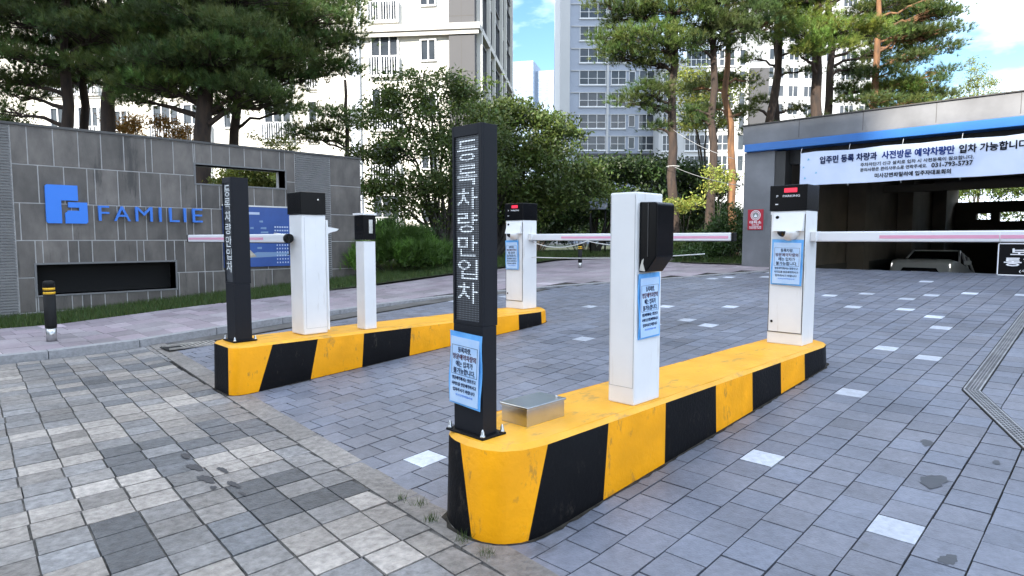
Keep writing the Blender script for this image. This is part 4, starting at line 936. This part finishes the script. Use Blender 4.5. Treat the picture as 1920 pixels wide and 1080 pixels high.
def limb(b, p0, p1, r0, r1, wob=.12, n=6, sag=0):
    p0, p1 = Vector(p0), Vector(p1); Ln = (p1-p0).length; pts = []
    for i in range(n+1):
        t = i/n; q = p0.lerp(p1, t)
        if 0 < i < n: q += Vector([random.gauss(0, wob*Ln*.25) for _ in range(3)])
        q.z -= sag*math.sin(t*math.pi); pts.append(q)
    b.tube(pts, [r0+(r1-r0)*i/n for i in range(n+1)], 7, cap=False); return pts
def tree_root(name, x, y, z, label, group): return thing(name, (x, y, z), label, 'tree', group)
def pine(px, Zd, top_py, lean, r0, pads, label, group, dens=1.0, zbase=None, ln=.19, wd=.0070, NM=None, BM=None):
    x, y = spot(px, Zd); z = gz(x)+.05 if zbase is None else zbase
    t = tree_root('pine_tree', x, y, z, label, group)
    topv = P3(px+lean, top_py, Zd); base = Vector((x, y, z-.1)); b = MB(); n = 12; tr = []
    for i in range(n+1):
        k = i/n; q = base.lerp(topv, k)
        if i: q += Vector((random.gauss(0, .05), random.gauss(0, .05), 0))
        tr.append(q)
    b.tube(tr, [r0*(1.15 if i == 0 else 1)*(1-.6*i/n) for i in range(n+1)], 10)
    V = []; T = []
    for (qx, qy, dz, rx, rz) in pads:
        c = P3(qx, qy, Zd+dz); r = Vector((rx, rx, rz))
        # branch from the trunk
        h = max(base.z+1.2, min(topv.z-.3, c.z-.25*(Vector((c.x-x, c.y-y, 0)).length)-.1)); k = (h-base.z)/(topv.z-base.z); s = base.lerp(topv, k)
        bp_ = limb(b, s, c-Vector((0,0,rz*.3)), r0*.32, .02, .14, 6, sag=-.1)
        m = max(4, int(rx*rx*20)); sub = []
        for j in range(m):
            a = random.uniform(0, 6.283); rr = math.sqrt(random.random())*rx*.92
            e = c+Vector((math.cos(a)*rr, math.sin(a)*rr, random.uniform(-.35, .65)*rz*(1-.5*(rr/rx)**2)))
            limb(b, bp_[random.choice((3, 4, 5))], e, .018, .006, .12, 3); sub.append(np.array(e))
        sub = np.array(sub); per = int(19*dens)
        C = np.repeat(sub, per, 0)+rng.normal(0, 1, (m*per, 3))*np.array([.20, .20, .085])
        ax = unit((C-np.array(c))*np.array([.6, .6, .3])/rx+np.array([0, 0, .75])+rng.normal(0, .25, (len(C), 3)))
        K = 16; V.append(tufts(C, ax, K, ln, wd, .42))
        tone = rng.uniform(.75, 1.3)*np.repeat(np.repeat(rng.uniform(.7, 1.45, m), per), K)
        hue = np.repeat(np.repeat(rng.uniform(.9, 1.5, m), per), K)*np.ones(len(tone))
        T.append(np.stack([tone*hue, tone, tone*rng.uniform(.7, 1.1)], 1))
    b.build('trunk', BM or M_bark, t)
    fastmesh('crown', np.concatenate(V), 3, NM or M_needle, t, tone=np.concatenate(T))
    return t
def padrow(x0, x1, y0, y1, n, rx=(.9,1.4), rz=(.3,.5), dz=1.8, seed=None):
    if seed is not None: random.seed(seed)
    return [(random.uniform(x0, x1), random.uniform(y0, y1), random.uniform(-dz, dz), random.uniform(*rx), random.uniform(*rz)) for _ in range(n)]
G_L = 'pines behind the entrance wall'; G_R = 'pines above the garage'; G_M = 'tall pines in the middle'
# left pines behind the wall
pine(126, 17.5, -160, -10, .20, [(40,40,-.5,1.3,.45),(-20,80,0,1.3,.4),(60,110,-.6,1.0,.3),(20,150,0,1.0,.3),(100,10,.6,1.5,.5),(170,60,-.8,1.1,.4),(120,-60,0,1.6,.5),(-30,10,.5,1.5,.5),(150,130,.4,1.1,.35),(30,175,.6,.8,.25),(70,-40,-.6,1.4,.5),(-20,-60,0,1.6,.5),(10,205,0,.6,.2)], 'dark pine with the leftmost of the trunks rising behind the stone wall', G_L)
pine(148, 18.6, -150, 10, .16, [(190,90,0,1.2,.4),(140,50,.5,1.2,.4),(210,20,0,1.4,.45),(110,85,-.4,1.1,.35),(220,-50,0,1.4,.45),(175,150,.2,.9,.3),(95,150,.5,1.0,.3)], 'dark pine with a thin trunk squeezed between two thicker ones behind the wall', G_L)
pine(182, 17.2, -170, 40, .24, [(250,60,-.8,1.3,.45),(290,100,-.4,1.3,.4),(230,130,-.3,1.1,.35),(310,30,0,1.5,.5),(260,-10,-.6,1.4,.5),(340,80,-.6,1.2,.4),(220,-70,0,1.5,.5),(330,-50,0,1.6,.5),(285,155,.3,1.0,.3),(350,130,0,1.1,.35)], 'thick-trunked dark pine third from the left end of the wall', G_L)
pine(370, 16.6, -150, 20, .27, [(330,120,-.6,1.2,.4),(400,110,-.7,1.3,.4),(440,70,-.4,1.4,.45),(380,40,-.6,1.4,.45),(300,165,-.3,1.1,.35),(420,160,0,1.2,.35),(470,170,-.3,1.1,.3),(360,-10,0,1.6,.5),(460,0,0,1.6,.5),(310,60,0,1.3,.4),(250,165,.4,.8,.25),(500,190,0,.9,.28),(430,205,.3,.7,.2),(500,110,.2,1.2,.4),(260,190,0,.7,.2)], 'dark forked pine with a stout trunk near the middle of the wall', G_L)
pine(412, 18.8, -150, 60, .17, [(520,60,0,1.4,.45),(560,20,0,1.5,.5),(540,110,-.4,1.3,.4),(590,90,0,1.2,.35),(600,40,-.3,1.2,.35),(490,130,.4,1.2,.4),(565,150,-.2,.9,.26),(620,130,0,.9,.28),(500,-20,0,1.6,.5),(600,-20,0,1.4,.45),(640,15,0,.7,.25),(535,205,0,.6,.18),(625,75,0,.8,.28),(480,60,.5,1.4,.5)], 'dark wide pine on a thin brown trunk reaching towards the cream block', G_L)
pine(655, 22, 150, -6, .12, [(620,215,0,1.0,.25),(590,240,.2,1.0,.25),(650,235,0,.7,.25),(560,255,.4,.7,.22),(610,262,0,.8,.2)], 'small dark leaning pine at the right end of the stone wall', G_L, ln=.14)
# middle pines
M_needle_sun = mat('sun_bright_needles', (.14,.22,.045), .5, attr=True, transl=.35)  # sun on the stout pine's crown, put into a brighter needle colour
M_mid = mat('mid_needles', (.075,.125,.032), .5, attr=True, transl=.3)
M_barko = mat('orange_bark', (.26,.13,.06), .9, col2=(.09,.05,.03), scale=3, bump=1, bscale=14, stretch=(3,3,.7))
pine(1262, 20.5, -160, 0, .17, [(1190,30,0,1.0,.33),(1150,75,0,.8,.26),(1215,70,-.5,1.1,.32),(1170,105,0,.9,.26),(1232,125,.3,.8,.3),(1212,175,-.3,.8,.3),(1185,190,0,.6,.22),(1140,10,0,.8,.26),(1265,20,-.5,1.1,.35),(1290,-40,0,1.6,.5),(1180,-30,0,1.4,.45),(1232,205,0,.5,.2),(1245,90,-.5,.8,.3),(1222,240,.2,.35,.14)], 'tall pine with a bare brown trunk just right of the white intercom column', G_M)
pine(1330, 20.8, -170, 12, .155, [(1320,45,-.4,1.1,.33),(1362,60,-.3,1.0,.33),(1400,30,0,1.1,.33),(1340,90,.2,.8,.25),(1350,0,0,1.4,.45),(1420,-20,0,1.4,.45),(1300,82,-.5,.8,.25),(1305,225,.2,.35,.14),(1295,205,.2,.4,.14)], 'tall pine with a straight dark trunk between two others left of the garage', G_M)
pine(1377, 22.5, -140, -20, .15, [(1300,165,1,.6,.22),(1350,150,1.2,.6,.2),(1395,150,1,.5,.18),(1330,205,1,.5,.16),(1440,50,.4,1.0,.3),(1385,215,1,.5,.18),(1340,-20,0,1.4,.4),(1460,-10,0,1.4,.45)], 'tall pine with a sunlit orange trunk nearest the garage pillar', G_M, NM=M_mid, BM=M_barko)
# pines right, above the garage roof
pine(1425, 24, -120, 50, .20, [(1475,15,0,1.0,.3),(1440,-15,0,1.2,.4),(1415,250,.3,.4,.14),(1400,205,0,.35,.12),(1500,-20,0,1.3,.4)], 'pine with a pale leaning trunk just over the left end of the garage roof', G_R)
pine(1457, 25, -120, 0, .17, [(1498,135,0,.5,.14),(1415,110,0,.45,.12),(1430,190,0,.4,.10),(1495,205,0,.5,.12),(1478,240,0,.5,.12),(1530,225,0,.5,.12),(1460,-30,0,1.3,.45),(1440,75,0,.5,.14),(1505,95,0,.5,.14)], 'thin dark pine with sparse twigs second from the left above the garage roof', G_R)
pine(1520, 23.5, -120, 20, .26, [(1510,62,-.9,1.15,.3),(1545,90,-1.0,1.0,.28),(1590,55,-.9,1.1,.3),(1560,42,-.6,1.0,.3),(1505,35,-.4,1.0,.3),(1625,62,-.8,.9,.26),(1530,0,0,1.5,.45),(1500,100,-.9,.6,.2)], 'stout pine with a bright sunlit crown above the garage roof', G_R, NM=M_needle_sun)
pine(1548, 25.5, -120, 10, .2, [(1650,20,0,1.2,.35),(1700,40,0,1.2,.32),(1620,-20,0,1.6,.5),(1715,0,0,1.3,.4),(1655,100,0,1.0,.28),(1600,130,.2,.9,.24),(1580,165,.2,.6,.16),(1640,60,.3,1.2,.32),(1680,75,.2,1.1,.3),(1620,170,.4,.8,.22),(1700,-30,0,1.4,.45)], 'pine with a dark trunk hugging the stout one above the garage roof', G_R)
pine(1625, 24.5, -120, 30, .16, [(1655,140,-.3,.9,.24),(1700,110,0,1.0,.28),(1720,155,0,1.0,.26),(1750,95,0,.8,.22),(1700,195,0,1.0,.26),(1655,190,-.3,.8,.22),(1738,205,0,.8,.2),(1765,135,0,.5,.14),(1740,30,0,1.0,.28),(1735,70,0,1.0,.28),(1600,185,0,.6,.18),(1682,235,0,1.0,.24),(1748,180,0,.8,.2),(1755,0,0,.8,.28),(1690,70,.2,1.1,.3),(1710,175,.3,1.0,.26),(1640,215,.2,.9,.22),(1670,165,.4,1.0,.26),(1775,60,0,.7,.2),(1770,25,0,.7,.22)], 'rightmost pine whose ragged crown stands against the sky over the garage roof', G_R, zbase=3.87, BM=M_barko)
def broad(name, px, Zd, blobs, nl, s, M, label, cat='tree', group=None, r0=.1, stems=1, top=None, tone_rng=(.6,1.5), sh=.45, spread=0, zb=None):
    x, y = spot(px, Zd); z = gz(x)+.05 if zb is None else zb
    t = thing(name, (x, y, z), label, cat, group); b = MB(); V = []; T = []; tot = sum(q[3]*q[3] for q in blobs)
    for i in range(stems):
        q0 = Vector((x+random.uniform(-1,1)*.15*(stems > 1), y+random.uniform(-1,1)*.15*(stems > 1), z-.1))
        for bl in blobs[i::stems]:
            c = P3(bl[0], bl[1], Zd+bl[2]); mid = q0.lerp(c, .45)+Vector((0,0,.25*(c.z-q0.z)))
            mid.z = min(mid.z, c.z); pa = limb(b, q0, mid, r0*.75, r0*.4, .08, 4); limb(b, pa[-1], c, r0*.4, .012, .12, 4)
    for bl in blobs:
        c = np.array(P3(bl[0], bl[1], Zd+bl[2])); n = int(nl*bl[3]*bl[3]/tot); m = max(6, int(14*bl[3]))
        q, _ = ell(m, (bl[3], bl[3], bl[4]), .3); sub = c+q
        for e in sub[::2]: limb(b, Vector(c)-Vector((0,0,bl[4]*.3)), Vector(e), .014, .004, .15, 3)
        k = rng.integers(0, m, n); C = sub[k]+rng.normal(0, 1, (n, 3))*np.array([.30, .30, .15])*max(.5, bl[3]*.8)
        V.append(leaf(C, s)); tn = rng.uniform(tone_rng[0], tone_rng[1], m)[k]*rng.uniform(.8, 1.2, n); T.append(np.stack([tn*rng.uniform(.9,1.3,n), tn, tn*.9], 1))
    b.build('trunk' if cat == 'tree' else 'stems', M_bark2, t)
    fastmesh('crown' if cat == 'tree' else 'foliage', np.concatenate(V), 4, M, t, tone=np.concatenate(T))
    return t
broad('maple_tree', 838, 17.5, [(720,220,0,.9,.45),(760,170,0,.9,.45),(820,190,-.3,1.0,.5),(870,160,0,.8,.4),(700,290,.3,.8,.4),(750,270,-.3,1.0,.45),(810,270,-.3,1.1,.5),(880,240,0,1.1,.5),(730,340,0,.9,.4),(790,350,-.4,1.0,.45),(850,330,-.3,1.1,.5),(900,310,0,1.0,.5),(690,350,.2,.7,.3),(750,390,0,.8,.3),(820,400,.2,.8,.3),(790,145,.2,.5,.25)], 25000, .058, M_leaf, 'airy green maple with several stems left of the tall dot-matrix sign', group=None, r0=.08, stems=3)
broad('maple_tree', 925, 19.5, [(920,210,0,1.0,.45),(980,215,0,1.1,.45),(1030,235,0,.9,.35),(1065,245,0,.5,.2),(950,270,-.3,1.2,.5),(1010,285,-.2,1.2,.5),(1060,330,0,1.1,.45),(960,340,-.3,1.2,.5),(900,250,.5,1.0,.5),(1010,360,0,1.2,.5),(1090,360,.3,1.0,.4),(940,400,.3,.9,.4)], 32000, .066, M_leaf, 'wide green maple with a pointed right side behind the tall dot-matrix sign', r0=.13, stems=2)
# darker trees and hedges beyond
for (px, Zd, bl, lab) in ((1110, 24, [(1080,330,0,1.3,.6),(1140,320,0,1.3,.6),(1190,325,0,1.2,.5),(1110,380,0,1.5,.6),(1180,385,0,1.5,.6)], 'dark bushy tree beyond the left half of the middle barrier arm'),
                          (1230, 26, [(1225,320,0,1.3,.5),(1280,330,0,1.2,.5),(1250,380,0,1.5,.6),(1320,350,0,1.2,.5),(1310,400,0,1.3,.5)], 'dark bushy tree behind the white intercom column'),
                          (1000, 26, [(980,370,0,1.6,.6),(1040,380,0,1.6,.7),(930,360,0,1.5,.6),(1060,420,0,1.4,.6)], 'dark bushy tree beyond the far kiosk')):
    broad('bushy_tree', px, Zd, bl, 15000, .085, M_hedge, lab, group='dark bushy trees beyond the gate', r0=.12, stems=2, tone_rng=(.45,1.2))
def mound(name, px, Zd, rx, ry, h, n, s, M, label, group=None, cat='shrub', tone=(.5,1.4), blades=False):
    x, y = spot(px, Zd); z = gz(x)+.05; t = thing(name, (x, y, z), label, cat, group)
    m = max(10, int(rx*ry*22)); a = rng.uniform(0, 6.283, m); r = np.sqrt(rng.uniform(0, 1, m)); X_ = r*np.cos(a)*rx; Y_ = r*np.sin(a)*ry
    H = h*(1-.55*r**2)*rng.uniform(.75, 1.05, m); sub = np.stack([x+X_, y+Y_, z+H], 1); k = rng.integers(0, m, n)
    f = rng.uniform(.15, 1, n)**.5; C = sub[k]; C = np.stack([C[:,0]+rng.normal(0,.14,n), C[:,1]+rng.normal(0,.14,n), z+(C[:,2]-z)*f+rng.normal(0,.05,n)], 1)
    tn = rng.uniform(*tone, m)[k]*rng.uniform(.8, 1.2, n)
    if blades:
        ax = unit(np.stack([X_[k]/rx*.4, Y_[k]/ry*.4, np.full(n, .8)], 1)+rng.normal(0,.3,(n,3))); V = tufts(C, ax, 5, .22, .008, .4); tn = np.repeat(tn, 5); fo = fastmesh('foliage', V, 3, M, t, tone=np.stack([tn*1.05, tn, tn*.9], 1))
    else: fo = fastmesh('foliage', leaf(C, s), 4, M, t, tone=np.stack([tn*1.05, tn, tn*.9], 1))
    b = MB()
    for i in range(0, m, 3): limb(b, (x+X_[i]*.3, y+Y_[i]*.3, z-.05), sub[i], .015, .004, .1, 3)
    b.build('stems', M_bark2, t); return t
mound('shrub', 745, 16.2, 1.3, 1.1, 1.25, 9000, .05, mat('yew_leaves', (.085,.18,.03), .5, attr=True, transl=.3), 'rounded bright green shrub just beyond the end of the stone wall', blades=True)
mound('shrub', 815, 17.5, 1.2, 1.0, 1.1, 9000, .05, M_hedge, 'darker green shrub under the airy maple', tone=(.6,1.5))
for i, (px, Zd, rx, h, lab) in enumerate(((1000,31,2.6,2.2,'low dark hedge clump beyond the far kiosk'),(1090,32,2.6,2.4,'low dark hedge clump right of the far kiosk'),(1180,32,2.6,2.4,'low dark hedge clump behind the white intercom column'),(1270,31,2.6,2.2,'low dark hedge clump behind the tallest bare trunk'),(1350,30,2.4,2.4,'low dark hedge clump against the garage side'),(900,30,2.4,2.4,'low dark hedge clump hidden partly by the tall dot-matrix sign'))):
    mound('hedge', px, Zd, rx, 1.3, h, 9000, .08, M_hedge, lab, 'dark hedges closing the view beyond the gate', 'hedge', tone=(.4,1.2))
mound('shrub', 1368, 17.0, .55, .6, 1.45, 5000, .045, M_hedge, 'upright green shrub beside the garage pillar', tone=(.9,1.8))
mound('shrub', 1330, 17.5, 1.2, .8, .55, 5000, .04, M_hedge, 'low green shrub bed under the middle pines', tone=(.8,1.6))
mound('shrub', 1310, 19.3, 1.3, .8, .9, 4000, .05, M_leaf, 'grassy green shrub at the foot of the middle pine trunks', tone=(.8,1.6))
broad('sapling', 1285, 19.2, [(1280,385,0,.35,.15),(1300,375,0,.25,.12),(1262,378,0,.2,.1)], 900, .05, M_leafy, 'small pale leafed sapling beside the tallest bare trunk', r0=.02, cat='sapling', tone_rng=(1.2,2.2))
broad('sapling', 1345, 19.2, [(1345,345,0,.3,.2),(1330,320,0,.2,.15),(1360,330,0,.25,.15)], 900, .05, M_leafy, 'pale leafed sapling between the two middle pine trunks', r0=.02, cat='sapling', tone_rng=(1.2,2.2))
broad('leafy_tree', 1320, 27, [(1290,150,0,1.1,.5),(1320,190,0,1.2,.5),(1360,160,0,1.1,.5),(1300,225,0,1.0,.4),(1350,225,0,.9,.4)], 7000, .07, M_leafy, 'light yellow-green tree glowing between the middle pine trunks', r0=.1, tone_rng=(.8,1.6))
# small shrubs with warm leaves seen over the wall
broad('shrub', 500, 16.6, [(440,345,0,.45,.3),(470,330,0,.5,.35),(505,335,0,.5,.35),(540,340,0,.4,.3),(500,355,0,.6,.4)], 9000, .045, M_leafy, 'dense yellow-green shrub filling the right half of the upper wall slot', cat='shrub', r0=.03, tone_rng=(.6,1.5))
for px, py, Zd, M, lab in ((240,235,19,M_amber,'amber leafed shrub between the paired trunks and the forked pine'),(330,235,19,M_amber,'amber leafed shrub just left of the forked pine'),(470,335,17.5,M_leafy,'yellow-green shrub showing through the upper slot of the wall'),(510,275,21,M_leafy,'yellow-green shrub peeping over the wall near its right end'),(20,225,19,M_leaf,'green shrub over the left end of the wall')):
    broad('shrub', px, Zd, [(px-18,py,0,.45,.4),(px+18,py+8,0,.45,.4),(px,py+55,0,.5,.5)], 2600, .045, M, lab, cat='shrub', r0=.03, tone_rng=(.7,1.5))
broad('poplar_tree', 1828, 40, [(1828,125,0,.7,.6),(1815,150,0,.9,.5),(1845,150,0,.8,.5),(1825,180,0,1.3,.6),(1855,190,0,1.1,.5),(1800,190,0,1.0,.5)], 5200, .06, M_leafy, 'small pale narrow tree alone above the right part of the garage roof', r0=.08, tone_rng=(.9,1.5))
# greenery behind the rear opening of the garage
for i, (px, Zd) in enumerate(((1650,31),(1720,31),(1790,30),(1860,30),(1915,29.5))):
    broad('garden_shrub', px, Zd, [(px-25,355,0,.8,.5),(px+20,350,0,.8,.5),(px,400,0,.9,.6)], 2600, .07, M_leaf, 'sunlit green shrub behind the garage rear opening, %s from the left' % ('first','second','third','fourth','fifth')[i], cat='shrub', group='shrubs behind the garage rear opening', r0=.04, tone_rng=(.9,2.0))
# cables from the middle pine to the garage
M_c = mat('cable_white', (.4,.4,.4), .6)
def tr_at(px, py, Zd): return P3(px, py, Zd)
wire('cable', [tr_at(1262,243,20.3), (14.0,6.35,3.1)], .12, .006, M_c, 'upper thin pale cable from the tallest bare pine trunk to the garage corner', 'cable')
wire('cable', [tr_at(1262,312,20.3), (14.0,6.3,2.55)], .08, .006, M_c, 'lower thin pale cable from the tallest bare pine trunk to the garage corner', 'cable')
b = MB(); q = P3(1262, 312, 20.3); b.tube([(q.x+.2*math.cos(a), q.y+.2*math.sin(a), q.z) for a in np.linspace(0, 6.283, 16)], .007, 5); tag(b.build('rope', M_rope, loc=tuple(q)), 'pale rope tied round the tallest bare pine trunk', 'rope')
# grey box in front of the hedge
x, y = spot(1121, 22); z = gz(x)
t = thing('sign_box', (x, y, z), 'small grey sign box on posts in front of the dark hedge', 'sign')
b = MB(); b.obox((x,y,z), (.7,-.714,0), Z, (-.714,-.7,0), (-.31,.31), (1.62,2.0), (-.08,.08)); b.build('panel', mat('grey_metal', (.16,.18,.22), .4), t, bevel=.02)
for s in (-.25, .25): b = MB(); b.tube([(x+.7*s,y-.714*s,z),(x+.7*s,y-.714*s,z+1.62)], .03, 8); b.build('post', M_blackm, t)
